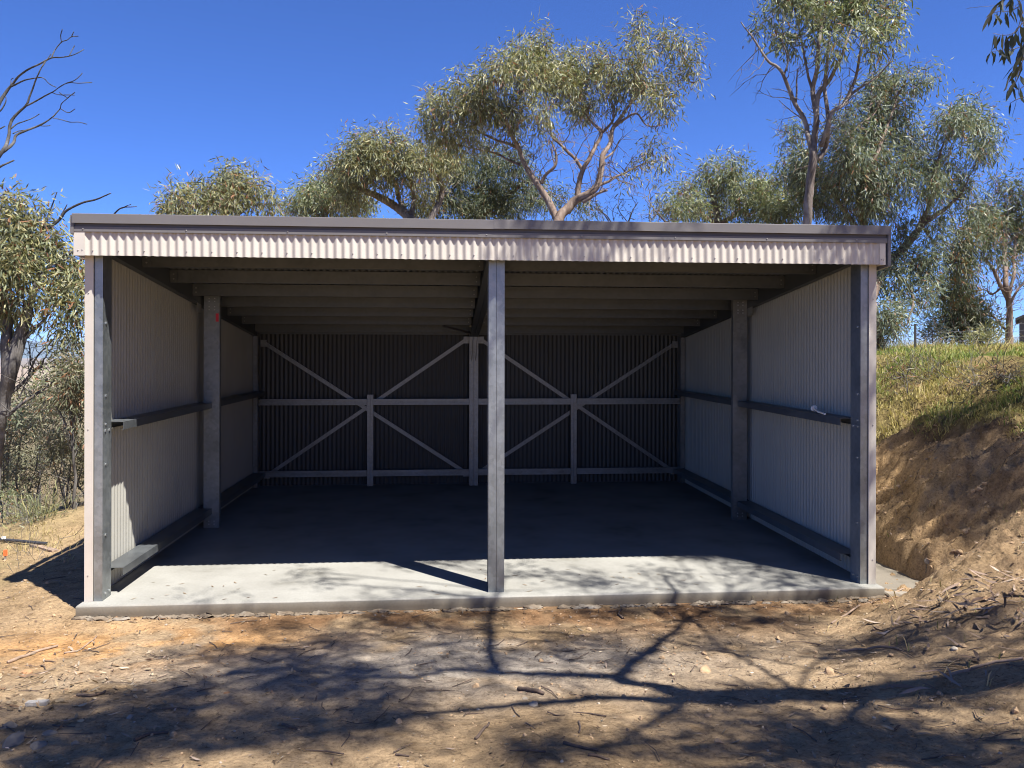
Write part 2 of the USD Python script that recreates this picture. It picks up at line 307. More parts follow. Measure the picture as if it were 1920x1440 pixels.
def G(px, py):
    """Where a spot of the photograph meets the ground."""
    d = P(px, py, 1.0) - CAM
    def first(ts):
        p = CAM + ts[:, None] * d; under = p[:, 2] < terrain(p[:, 0], p[:, 1])
        return int(np.argmax(under)) if under.any() else len(ts) - 1
    ts = np.concatenate([np.arange(2.5, 30, .3), np.arange(30, 300, 3.0)])
    k = max(first(ts), 1); ts = np.linspace(ts[k - 1], ts[k], 13); k = max(first(ts), 1)
    ts = np.linspace(ts[k - 1], ts[k], 6)
    return CAM + ts[first(ts)] * d

# far hills: one closed ridge ring beyond the plain
rng = np.random.default_rng(4)
ang = np.linspace(math.radians(-45), math.radians(55), 260)
rows = []
for k, (R, hf) in enumerate([(11500, 0), (12600, .45), (13600, .85), (14600, 1), (16500, .5), (18500, 0)]):
    hgt = 170 + 170 * fn(np.stack([ang * 9, ang * 0 + 3, ang * 0], -1), 1.0, 60, 4) + 60 * fn(np.stack([ang * 40, ang * 0 + k, ang * 0], -1), 1.0, 61, 3)
    rows.append(np.stack([np.sin(ang) * R, np.cos(ang) * R, -90 + hf * hgt], -1))
hv = np.concatenate(rows); na = len(ang); hi_ = np.arange(len(rows) * na).reshape(len(rows), na)
hq = np.stack([hi_[:-1, :-1], hi_[:-1, 1:], hi_[1:, 1:], hi_[1:, :-1]], -1).reshape(-1, 4)
obj('hills', (hv, np.vstack([hq[:, [0, 1, 2]], hq[:, [0, 2, 3]]])), 'far_hill', smooth=True, kind='structure')

# ------------------------------------------------------------------ slab and apron
def rough_slab(outline, z0, z1, step=.12, amp=.004, seed=0, chamfer=.012):
    """A slab with a worn, slightly wavering edge and a narrow chamfer."""
    out = []
    for i in range(len(outline)):
        a, b = np.array(outline[i], float), np.array(outline[(i + 1) % len(outline)], float)
        n = max(int(np.linalg.norm(b - a) / step), 1)
        out += [a + (b - a) * k / n for k in range(n)]
    o = np.array(out); c = o.mean(0); n = len(o)
    def ring(inset, z, s):
        d = o - c; jit = amp * 2 * (fn(np.stack([o[:, 0], o[:, 1], np.full(n, z * 9 + s)], -1), 4, seed) - .5)
        L = np.linalg.norm(d, axis=1, keepdims=True)
        return np.column_stack([o - d / L * (inset + jit[:, None] + 0), np.full(n, z) + jit * .6 * (s == 1)])
    rings = [ring(.0, z0, 0), ring(.0, z1 - chamfer, 1), ring(chamfer, z1, 2)]
    rings[2][:, 2] = z1
    v = np.vstack(rings); f = []
    for k in range(2):
        for i in range(n):
            j = (i + 1) % n; f += [[k * n + i, k * n + j, (k + 1) * n + j], [k * n + i, (k + 1) * n + j, (k + 1) * n + i]]
    top = trimesh.creation.triangulate_polygon(Polygon(rings[2][:, :2]), engine='earcut')
    tv = np.column_stack([top[0], np.full(len(top[0]), z1)])
    return trimesh.util.concatenate([trimesh.Trimesh(v, f, process=False), trimesh.Trimesh(tv, top[1], process=False)])
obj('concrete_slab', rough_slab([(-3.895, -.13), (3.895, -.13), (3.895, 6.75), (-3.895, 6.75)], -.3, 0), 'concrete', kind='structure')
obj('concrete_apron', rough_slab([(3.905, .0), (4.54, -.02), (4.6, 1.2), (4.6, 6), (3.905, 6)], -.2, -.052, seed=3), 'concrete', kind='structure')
ap = rough_slab([(3.92, -.17), (4.36, -.12), (4.40, -.035), (3.93, -.015)], -.17, -.065, .06, .012, 5)
obj('broken_slab_piece', ap, 'rough_concrete', label='broken pale concrete wedge with a dark edge at the right front slab corner', category='concrete piece')
# the ragged skirt of spilt mortar along the slab's front foot
rng = np.random.default_rng(11); mm = []
for k in range(150):
    x = rng.uniform(-3.88, 3.8); r = rng.uniform(.012, .045)
    m = trimesh.creation.icosphere(1, r); m.vertices *= [2.2, .8, .4]; m.vertices += rng.normal(0, r * .22, m.vertices.shape)
    yy_ = -.15 - rng.uniform(0, .06); m.apply_translation([x, yy_, terrain(x, yy_) + r * .1]); mm.append(m)
obj('mortar_spill', mm, 'rough_concrete', smooth=True, kind='stuff', label='spilt grey mortar crumbs along the foot of the slab', category='mortar')

# ------------------------------------------------------------------ the open shed
SL = .1086
def roof(y): return 3.525 - SL * np.asarray(y, float)      # underside of the roof sheets
shed = thing('open_front_shed', 'two bay steel shed with open front, cream corrugated fascia and grey roof edge', 'shed')
LBL = {}
PITCH, DEP = .0762, .0100
def corrugated(u0_, n, lo, hi, place, thick=.0012, seg=8, flip=False, lap=4, dep=DEP):
    """n corrugations from u0_; lo(u), hi(u) bound the sheet; place(u, w, h) puts it in space (w = across the sheet)."""
    u = u0_ + np.arange(n * seg + 1 + lap) * PITCH / seg
    w = dep * np.cos((u) / PITCH * 2 * np.pi)
    V, F = [], []
    k = len(u)
    for sgn in (0, thick):
        for hh in (lo(u), hi(u)): V.append(place(u, w + sgn, np.broadcast_to(hh, u.shape)))
    v = np.concatenate(V)
    for a, b, inv in ((0, 1, False), (2, 3, True), (0, 2, True), (1, 3, False)):
        i = np.arange(k - 1); q = np.stack([a * k + i, a * k + i + 1, b * k + i + 1, b * k + i], -1)
        if inv ^ flip: q = q[:, ::-1]
        F.append(q)
    q = np.vstack(F)
    return trimesh.Trimesh(v, np.vstack([q[:, [0, 1, 2]], q[:, [0, 2, 3]]]), process=False)
def screw(p, n, r=.0065, h=.005):
    m = trimesh.creation.icosphere(1, r); m.vertices *= [1, 1, .8]; m.apply_translation(p); return m
# fascia: ten cladding sheets side by side
FY, FB, FT = -.155, 3.235, 3.462
for k in range(10):
    u0_ = -3.81 + k * 10 * PITCH
    off = .0016 * (k % 2)
    m = corrugated(u0_, 10, lambda u: FB + 0 * u, lambda u: FT + 0 * u, lambda u, w, h: np.stack([u, FY - w - off, h], -1))
    fs = obj('fascia_sheet', m, 'cream_cladding', shed, smooth=40)
    sc = []
    for j in (1, 4, 7) if k % 2 else (0, 3, 6, 9):
        xx_ = u0_ + (j + 1) * PITCH
        xx_ = round((xx_) / PITCH) * PITCH
        if xx_ < u0_ + 10 * PITCH: sc.append(screw([xx_, FY - DEP - .003, FB + .045], None))
    obj('screw_heads', sc, 'screw_metal', fs, smooth=True, kind='stuff')
for sx, x0, x1 in ((-1, -3.90, -3.803), (1, 3.812, 3.875)):
    m = [box([x0, FY - .020, FB - .004], [x1, FY - .016, FT]), box([x0 if sx < 0 else x1 - .004, FY - .0159, FB - .004], [x0 + .004 if sx < 0 else x1, .05, FT])]
    c = obj('corner_flashing', m, 'cream_cladding', shed)
    obj('screw_heads', [screw([x0 + .04, FY - .021, FB + .045], None), screw([x1 - .02 if sx < 0 else x0 + .02, FY - .021, FB + .05], None)], 'screw_metal', c, smooth=True, kind='stuff')
# roof edge: cap, shadow gap, lower flashing
def strip(poly, x0, x1): return frame_prism(Polygon(poly), (x0, 0, 0), (x1, 0, 0), (0, 1, 0))
CAP = [(-.203, 3.526), (-.203, 3.610), (-.199, 3.614), (.15, 3.585), (.15, 3.580), (-.198, 3.608), (-.198, 3.531), (-.19, 3.530), (-.19, 3.526)]
for x0, x1, o in ((-3.905, .06, 0), (-.04, 3.915, .0025)):
    m = strip(CAP, x0, x1); m.apply_translation([0, -o, o * 1.2]); obj('roof_cap_flashing', m, 'grey_flashing', shed)
obj('shadow_gap_panel', strip([(-.170, 3.485), (-.170, 3.598), (-.166, 3.598), (-.166, 3.485)], -3.89, 3.89), 'dark_flashing', shed)  # recessed panel coloured dark to paint the shadow below the cap
LOW = [(-.174, 3.447), (-.180, 3.452), (-.180, 3.4965), (-.1711, 3.4985), (-.1711, 3.495), (-.1765, 3.4925), (-.1765, 3.4537), (-.172, 3.450)]
for x0, x1, o in ((-3.895, -.15, 0), (-.19, 3.89, .0022)):
    m = strip(LOW, x0, x1); m.apply_translation([0, -o, -o * .8]); lf_ = obj('lower_flashing', m, 'grey_flashing', shed)
    obj('screw_heads', [screw([xx_, -.182 - o, 3.474], None) for xx_ in np.arange(x0 + .08, x1, .92)], 'screw_metal', lf_, smooth=True, kind='stuff')
for sx in (-1, 1):
    xo, xi = sx * 3.925, sx * 3.895
    pts = [(-.188, FB - .02 if sx > 0 else 3.43), (-.188, 3.60), (6.85, float(roof(6.85)) + .08), (6.85, float(roof(6.85)) - .16)]
    a = frame_prism(Polygon(pts), (min(xo, xi) if 1 else 0, 0, 0), (max(xo, xi), 0, 0), (0, 1, 0))
    obj('barge_flashing', a, 'grey_flashing', shed)
# roof sheets
for k in range(10):
    u0_ = -3.81 + k * 10 * PITCH
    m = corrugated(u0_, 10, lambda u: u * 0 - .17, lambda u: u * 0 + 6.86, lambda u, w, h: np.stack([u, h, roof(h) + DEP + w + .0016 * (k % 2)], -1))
    obj('roof_sheet', m, 'shaded_roof_cladding', shed, smooth=40)
# wall sheets
for sx in (-1, 1):
    for k in range(9):
        n = 10 if k < 8 else 7
        m = corrugated(.012 + k * 10 * PITCH, n,  lambda u: u * 0 - .035, lambda u: roof(u) - .012,
                       lambda u, w, h: np.stack([sx * (3.832 + w + .0016 * (k % 2)), u, h], -1), flip=sx > 0, dep=.0045)
        obj('wall_sheet', m, 'wall_cladding', shed, smooth=40)
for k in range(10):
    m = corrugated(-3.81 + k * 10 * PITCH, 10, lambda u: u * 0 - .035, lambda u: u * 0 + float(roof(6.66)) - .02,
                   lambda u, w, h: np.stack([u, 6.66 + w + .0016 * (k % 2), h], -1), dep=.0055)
    obj('wall_sheet', m, 'shaded_wall_cladding', shed, smooth=40)
# corner cappings at the front of the side walls
for sx in (-1, 1):
    pts = [(3.792, -.012), (3.87, -.012), (3.87, .06), (3.866, .06), (3.866, -.008), (3.796, -.008), (3.796, .0), (3.792, .0)]
    m = trimesh.creation.extrude_polygon(Polygon([(sx * a, b) for a, b in pts]), 3.42, engine='earcut'); m.apply_translation([0, 0, .001])
    c = obj('corner_capping', m, 'cream_cladding', shed)
    obj('screw_heads', [screw([sx * 3.835, -.014, z], None) for z in (.25, 1.62, 2.9)], 'screw_metal', c, smooth=True, kind='stuff')
# columns
def column(x_web, y0, z1, side, web=.2, fl=.076, mt='galvanised_steel', name='front_post', z0=0.):
    """C section post with its web along y; side is the way its flanges point along x."""
    return obj(name, frame_prism(cee(web, fl), (x_web, y0 if side > 0 else y0, z0), (x_web, y0, z1), (0, 1, 0)) if side < 0 else
               frame_prism(cee(web, fl), (x_web, y0 + web, z0), (x_web, y0 + web, z1), (0, -1, 0)), mt, shed)
for sx in (-1, 1):
    c = column(sx * 3.712, .004, float(roof(.1)) - .01, sx)
    bm = []
    for z in (.06, .61, 1.28, 1.60, 1.66, 1.93, 2.62):
        for y in ((.06, .15) if z in (.06, 1.60) else (.07,)):
            b = trimesh.creation.cylinder(radius=.012, height=.010, sections=6); b.apply_transform(trimesh.transformations.rotation_matrix(math.pi / 2, [0, 1, 0])); b.apply_translation([sx * 3.707, y, z]); bm.append(b)
    obj('bolt_heads', bm, 'bolt_metal', c, kind='stuff')
for s in (-1, 1):
    column(s * .002, .004, float(roof(.1)) - .01, s, name='centre_post')
for sx in (-1, 1):
    column(sx * 3.735, 6.42, float(roof(6.5)) - .02, sx, mt='dull_galvanised_steel', name='rear_post')
for s in (-1, 1):
    column(s * .002, 6.42, float(roof(6.5)) - .02, s, mt='dull_galvanised_steel', name='rear_centre_post')
for x in (-1.815, 1.795):
    for s in (-1, 1):
        column(x + s * .002, 6.47, 1.60, s, .1, .05, 'dull_galvanised_steel', 'mullion')
for sx in (-1, 1):       # middle wall columns, web facing the front
    xa, xb = (-3.71, -3.505) if sx < 0 else (3.535, 3.74)
    zt = float(roof(3.25)) - .06
    c = obj('wall_column', frame_prism(cee(xb - xa, .076), (xa, 3.2, 0), (xa, 3.2, zt), (1, 0, 0)), 'galvanised_steel' if sx < 0 else 'dull_galvanised_steel', shed)
    bl = []
    for z in (zt - .05, zt - .09, zt - .16, zt - .20, .05, .09):
        for dx in (.07, .14):
            b = trimesh.creation.cylinder(radius=.009, height=.008, sections=6); b.apply_transform(trimesh.transformations.rotation_matrix(math.pi / 2, [1, 0, 0])); b.apply_translation([xa + dx, 3.196, z]); bl.append(b)
    obj('bolt_heads', bl, 'bolt_metal', c, kind='stuff')
    if sx < 0: obj('red_mark', box([xb - .05, 3.1968, zt - .36], [xb - .012, 3.1995, zt - .25]), 'red_paint', c, label='small red paint mark near the column top')
    # cleat that ties the column head to the rafter
    obj('rafter_cleat', box([sx * 3.74 - .003, 3.0, zt - .24], [sx * 3.74 + .003, 3.19, zt - .03]), 'dull_galvanised_steel', shed)
# rafters
def rafter(x, side, web=.2, fl=.076):
    a, b = V3(x, .0, float(roof(0)) - .004 - web), V3(x, 6.6, float(roof(6.6)) - .004 - web)
    return frame_prism(cee(web, fl), a, b, (0, 0, 1)) if side > 0 else frame_prism(cee(web, fl), b, a, (0, 0, 1))
for x, s in ((-3.736, -1), (3.736, 1)):
    m = rafter(x, 1 if s > 0 else -1); c = m.vertices[:, 0]
    # keep the web on the inside of the shed
    if (s < 0) != (c.mean() < x): m = rafter(x, -1 if s > 0 else 1)
    m.apply_translation([0, .21, -SL * .21]); m = trimesh.intersections.slice_mesh_plane(m, [0, -1, 0], [0, 6.41, 0])
    obj('rafter', m, 'shaded_roof_steel', shed)
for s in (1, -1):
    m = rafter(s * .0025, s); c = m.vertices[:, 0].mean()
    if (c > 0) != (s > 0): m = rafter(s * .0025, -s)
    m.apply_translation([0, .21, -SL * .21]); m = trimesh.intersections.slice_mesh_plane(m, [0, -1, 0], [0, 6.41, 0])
    obj('centre_rafter', m, 'shaded_roof_steel', shed)
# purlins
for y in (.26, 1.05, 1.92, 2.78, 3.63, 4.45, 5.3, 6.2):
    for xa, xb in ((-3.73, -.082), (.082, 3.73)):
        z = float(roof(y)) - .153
        obj('purlin', frame_prism(cee(.15, .064), (xb, y, z), (xa, y, z), (0, 0, 1)), 'shaded_roof_steel', shed)
for y in (1.05, 1.92, 2.78, 3.63, 4.45, 5.3):
    for xa, xb in ((-3.73, -3.64), (-.17, -.082), (.082, .17), (3.64, 3.73)):
        z = float(roof(y)) - .14
        c = obj('purlin_cleat', box([xa, y - .0075, z], [xb, y - .0025, z + .115]), 'shaded_roof_steel', shed)
        bl = []
        for dz in (.03, .085):
            b = trimesh.creation.cylinder(radius=.009, height=.008, sections=6); b.apply_transform(trimesh.transformations.rotation_matrix(math.pi / 2, [1, 0, 0])); b.apply_translation([(xa + xb) / 2, y - .011, z + dz]); bl.append(b)
        obj('bolt_heads', bl, 'dull_galvanised_steel', c, kind='stuff')
for x, z in ((-3.66, 2.50), (-.13, 2.57), (-.13, .20), (-3.60, .20), (.13, 2.57), (3.66, 2.50), (3.63, .20), (.13, .22)):
    obj('brace_plate', box([x - .05, 6.538, z - .06], [x + .05, 6.542, z + .06]), 'dull_galvanised_steel', shed)
obj('eave_beam', box([-3.73, 6.42, float(roof(6.42)) - .17], [-.09, 6.424, float(roof(6.42)) - .02]), 'shaded_roof_steel', shed)
obj('eave_beam', box([.09, 6.42, float(roof(6.42)) - .17], [3.73, 6.424, float(roof(6.42)) - .02]), 'shaded_roof_steel', shed)
# the beam behind the fascia
obj('fascia_beam', frame_prism(cee(.2, .06), (3.88, -.142, 3.25), (-3.88, -.142, 3.25), (0, 0, 1)), 'shaded_roof_steel', shed)
# knee brace plates at the rear centre post and a fly brace
kb = [frame_prism(Polygon([(0, 0), (.05, 0), (.05, .004), (0, .004)]), (-.035, 6.41, 2.2), (-.035, 5.55, float(roof(5.55)) - .21), (0, 1, 0)),
      frame_prism(Polygon([(0, 0), (.05, 0), (.05, .004), (0, .004)]), (.035, 6.41, 2.2), (.035, 5.55, float(roof(5.55)) - .21), (0, 1, 0))]
obj('knee_brace', kb, 'dark_flashing', shed)
obj('fly_brace', frame_prism(Polygon([(0, 0), (.03, 0), (.03, .03), (0, .03)]), (-.55, 5.35, float(roof(5.3)) - .155), (-.085, 5.9, float(roof(5.9)) - .19), (1, 0, 0)), 'dark_flashing', shed)
# girts: side walls (laid flat), back wall (open side facing in)
for sx in (-1, 1):
    xi, xw = sx * 3.60, sx * 3.808
    for zt in (.262, 1.672):
        for ya, yb in ((.207, 3.195), (3.283, 6.41)):
            x_lo = min(xi, xw)
            if sx < 0: m = frame_prism(cee(.2, .076), (xi, yb, zt), (xi, ya, zt), (-1, 0, 0))
            else: m = frame_prism(cee(.2, .076), (xi, ya, zt), (xi, yb, zt), (1, 0, 0))
            if m.vertices[:, 2].mean() > zt: m.vertices[:, 2] = 2 * zt - m.vertices[:, 2]; m.invert()
            obj('wall_girt', m, 'shaded_girt_steel', shed)
for zc, za in ((1.478, 'mid'), (.232, 'low')):
    for xa, xb in ((-3.725, -1.872), (-1.758, -.083), (.083, 1.738), (1.852, 3.725)):
        m = frame_prism(cee(.104, .06, .028), (xa, 6.475, zc - .052), (xb, 6.475, zc - .052), (0, 0, 1))
        if m.vertices[:, 1].mean() > 6.475 + .0: pass
        # put the open side towards the front
        m.vertices[:, 1] = 2 * 6.475 - m.vertices[:, 1] if m.vertices[np.argmax(np.abs(m.vertices[:, 1] - 6.475)), 1] > 6.475 else m.vertices[:, 1]
        m.fix_normals()
        obj('back_girt', m, 'dull_galvanised_steel', shed)
# flat cross bracing behind the girts
def brace(a, b, y):
    a, b = V3(a[0], y, a[1]), V3(b[0], y, b[1])
    m = frame_prism(cee(.062, .03, .021), a, b, V3(0, 0, 1)); m.apply_translation([0, 0, -.031])
    if m.vertices[:, 1].mean() > y: m.vertices[:, 1] = 2 * y - m.vertices[:, 1]
    m.fix_normals(); obj('cross_brace', m, 'dull_galvanised_steel', shed)
brace((-3.70, 2.53), (-.09, .17), 6.575); brace((-.09, 2.60), (-3.62, .17), 6.615)
brace((.09, 2.60), (3.66, .17), 6.575); brace((3.70, 2.53), (.09, .19), 6.615)
# the white plastic offcut lying on the right girt
wp = thing('white_plastic_pipe', 'short white plastic pipe with a round end resting on the right wall girt', 'pipe', (3.66, .62, 1.70))
obj('pipe', tube([(3.60, .55, 1.690), (3.62, .75, 1.70), (3.66, .93, 1.72)], .011, 8), 'white_plastic', wp, smooth=40)
k = trimesh.creation.cylinder(radius=.035, height=.022, sections=20); k.apply_transform(trimesh.transformations.rotation_matrix(math.pi / 2, [1, .2, 0])); k.apply_translation([3.67, .96, 1.722])
obj('round_end', k, 'white_plastic', wp, smooth=40)

# ------------------------------------------------------------------ leaves, branches and trees
def leaf_mesh(base, d, nrm, L, W, curl=0.12):
    """Many lance-shaped leaves at once; each a small sickle of four triangles."""
    n = len(base); side = np.cross(d, nrm); side /= np.maximum(np.linalg.norm(side, axis=1, keepdims=True), 1e-9)
    L, W = np.broadcast_to(L, n)[:, None], np.broadcast_to(W, n)[:, None]
    sick = side * L * curl
    a = base; b = base + d * L * .33 + side * W * .5 + sick * .5; c = base + d * L * .33 - side * W * .5 + sick * .5
    e = base + d * L * .68 + side * W * .38 + sick * .75 + nrm * L * .03; g = base + d * L * .68 - side * W * .38 + sick * .75 + nrm * L * .03; t = base + d * L + sick * .2 + nrm * L * .05
    v = np.stack([a, b, c, e, g, t], 1).reshape(-1, 3); o = (np.arange(n) * 6)[:, None, None]
    f = (np.array([[0, 1, 2], [1, 3, 4], [1, 4, 2], [3, 5, 4]])[None] + o).reshape(-1, 3)
    return v, f
def unit(v): return v / np.maximum(np.linalg.norm(v, axis=-1, keepdims=True), 1e-9)
PAL = {'olive': [(.150, .165, .085), (.125, .145, .080), (.185, .185, .095), (.105, .125, .075)],
       'grey': [(.130, .150, .105), (.110, .130, .095), (.165, .175, .115), (.095, .115, .075)],
       'gold': [(.175, .170, .080), (.145, .152, .082), (.205, .182, .085), (.120, .132, .075)],
       'dark': [(.070, .085, .050), (.090, .105, .062), (.055, .070, .042), (.110, .120, .075)],
       'weed': [(.085, .06, .04), (.055, .04, .03), (.12, .085, .055), (.06, .05, .04)],
       'scrub': [(.115, .120, .070), (.090, .100, .062), (.145, .140, .085), (.165, .135, .090)]}
def leaf_tints(n, pal, rng, red=.06):
    p = np.array(PAL[pal])[rng.integers(0, 4, n)] * rng.uniform(.75, 1.75, (n, 1))
    k = rng.random(n) < red; p[k] = np.array([.24, .115, .06]) * rng.uniform(.6, 1.2, (k.sum(), 1))
    k = rng.random(n) < .08; p[k] = np.array([.27, .26, .17]) * rng.uniform(.8, 1.2, (k.sum(), 1))
    return np.repeat(p, 6, 0)
def foliage(clumps, rng, L=.125, W=.0195, per_tuft=54, tuft_r=.145, dens=1.3, droop=.75, flat=.8, pal='olive', red=.06):
    """clumps: (centre, radius, density). Gives (leaf vertices, faces, tints) and the tufts' centres by clump."""
    B, D, N, LL, tufts = [], [], [], [], []
    for c, r, k in clumps:
        nt = max(int(round(30 * (r / .5) ** 2 * k * dens)), 2)
        u = unit(rng.normal(size=(nt, 3))); rad = r * rng.random(nt) ** .45
        out_ = rng.random(nt) < .16; rad[out_] *= rng.uniform(1.05, 1.32, out_.sum())
        q = c + u * rad[:, None] * [1, 1, flat]; q[:, 2] += .12 * r
        tufts.append(q)
        for t in q:
            m = max(int(per_tuft * rng.choice([.25, .6, 1.0, 1.5], p=[.2, .3, .3, .2])), 4)
            tr = tuft_r * rng.uniform(.55, 1.25)
            sp = np.clip(rng.normal(size=(m, 3)), -1.7, 1.7) * tr * [1, 1, 1.0 + .45 * max(droop, 0)]
            b = t + sp; b[:, 2] -= .25 * tr * max(droop, 0) - .05
            d = unit(rng.normal(size=(m, 3)) * .55 + [0, 0, -droop] + .9 * sp / tr * .35)
            B.append(b); D.append(d); N.append(unit(np.cross(d, rng.normal(size=(m, 3))))); LL.append(L * np.exp(rng.normal(0, .32, m)))
    B, D, N, LL = map(np.concatenate, (B, D, N, LL))
    v, f = leaf_mesh(B, D, N, LL, W * rng.uniform(.75, 1.25, len(B)), rng.uniform(-.16, .16, len(B))[:, None])
    return v, f, leaf_tints(len(B), pal, rng, red), tufts
def wobble(a, b, rng, n=5, amp=.06, sag=0.):
    t = np.linspace(0, 1, n)[:, None]; L = np.linalg.norm(b - a)
    p = a * (1 - t) + b * t + rng.normal(size=(n, 3)) * amp * L * np.sin(t * np.pi) * .5
    p[:, 2] += sag * L * np.sin(t[:, 0] * np.pi); return p
def sprigs(nodes, radii, rng, n, L=.7, thick=1.0):
    """Bare twigs that leave the limbs, each with a fork or two."""
    out = []
    ok = np.where(radii < .075)[0]
    for i in rng.choice(ok, min(n, len(ok)), replace=False):
        d = unit(rng.normal(size=3) + [0, 0, .9]); l = L * rng.uniform(.4, 1.2)
        p = wobble(nodes[i], nodes[i] + d * l, rng, 5, .14, .03); r = min(radii[i] * .5, .011) * thick
        out.append(tube(p, np.linspace(r, .0025, 5), 4, False))
        for k in (2, 3):
            e = unit(d + rng.normal(size=3) * .7); out.append(tube(wobble(p[k], p[k] + e * l * rng.uniform(.3, .6), rng, 4, .14), np.linspace(r * .6, .002, 4), 3, False))
    return out
def twiggery(nodes, node_r, clumps, tufts, rng, thick=1.0):
    """Branches from the nearest limb to each clump, and twigs from there to each tuft."""
    out = []; tree_ = cKDTree(nodes)
    for (c, r, k), q in zip(clumps, tufts):
        dd, i = tree_.query(c - [0, 0, r * .5]); a = nodes[i]
        low = c - V3(0, 0, r * .45)
        ra = min(node_r[i] * .6, .007 + .009 * dd) * thick
        p = wobble(a, low, rng, 6, .15 * min(1, .5 / max(dd, .1)), .04); out.append(tube(p, np.linspace(max(ra, .008), .007 * thick, 6), 5, False))
        hub = np.vstack([p[3], p[4], p[5]])
        for t in q[::2]:
            h = hub[rng.integers(0, 3)]
            out.append(tube(wobble(h, t, rng, 4, .12, .04), np.linspace(.0055, .0022, 4) * thick, 3, False))
    return out
def tree(name, label, cat, depth, limbs, clumps, seed, pal='olive', bark_='gum_bark', spread=.6, dfield=1.0, base=None, group=None,
         fol={}, twig=1.0, limb_r=.68, nsprig=70, rmul=1.0, base_at=None, dead=()):
    """limbs: polylines (px, py, radius in px) as seen in the photograph, clumps: (px, py, radius px[, density])."""
    rng = np.random.default_rng(seed)
    def off(px, py): return dfield * 2 * (fn(np.array([px / 150, py / 150, seed * 1.7]), 1, seed, 2) - .5) * 2.0
    def W(px, py): return P(px, py, depth + off(px, py))
    lm, nodes, nr = [], [], []
    for k, l in enumerate(limbs):
        pts = np.array([W(a, b) for a, b, _ in l]); rad = np.array([r * depth / FPX * limb_r for *_, r in l])
        if k == 0:
            b0 = pts[0] + V3(*(base_at or (0, 0)), 0); b0[2] = terrain(b0[0], b0[1]) - .15
            pts = np.vstack([b0, (b0 * .45 + pts[0] * .55), pts]); rad = np.concatenate([[rad[0] * 1.45, rad[0] * 1.15], rad])
        q = smooth_line(pts, 5); rr = np.interp(np.linspace(0, 1, len(q)), np.linspace(0, 1, len(rad)), rad)
        q = q + (np.stack([fn(q, 2.5, seed + s, 2) for s in range(3)], -1) - .5) * .06
        lm.append(tube(q, np.maximum(rr, .006), 8)); nodes.append(q); nr.append(rr)
    nodes, nr = np.vstack(nodes), np.concatenate(nr)
    cl = []
    for c in clumps:
        r = c[2] * depth / FPX * rmul; w = W(c[0], c[1]) + fwd * rng.uniform(-1, 1) * spread * min(r * 2, 1.2)
        cl.append((w, r, c[3] if len(c) > 3 else 1.0))
    root = V3(*(nodes[0][:2]), terrain(nodes[0][0], nodes[0][1]))
    o = thing(name, label, cat, root, group)
    if cl:
        v, f, t, tufts = foliage(cl, rng, pal=pal, **fol)
        lm += twiggery(nodes, nr, cl, tufts, rng, twig) + sprigs(nodes, nr, rng, nsprig)
        obj('trunk', lm, bark_, o, smooth=True)
        obj('crown', (v, f), 'gum_leaf', o, tint=t)
    else:
        obj('trunk', lm, bark_, o, smooth=True)
    for l in dead:
        q = smooth_line([W(a, b) for a, b, _ in l], 5); rr = np.interp(np.linspace(0, 1, len(q)), np.linspace(0, 1, len(l)), [r * depth / FPX for *_, r in l])
        obj('dead_branch', tube(q, rr, 6), 'dead_wood', o, smooth=True)
    return o

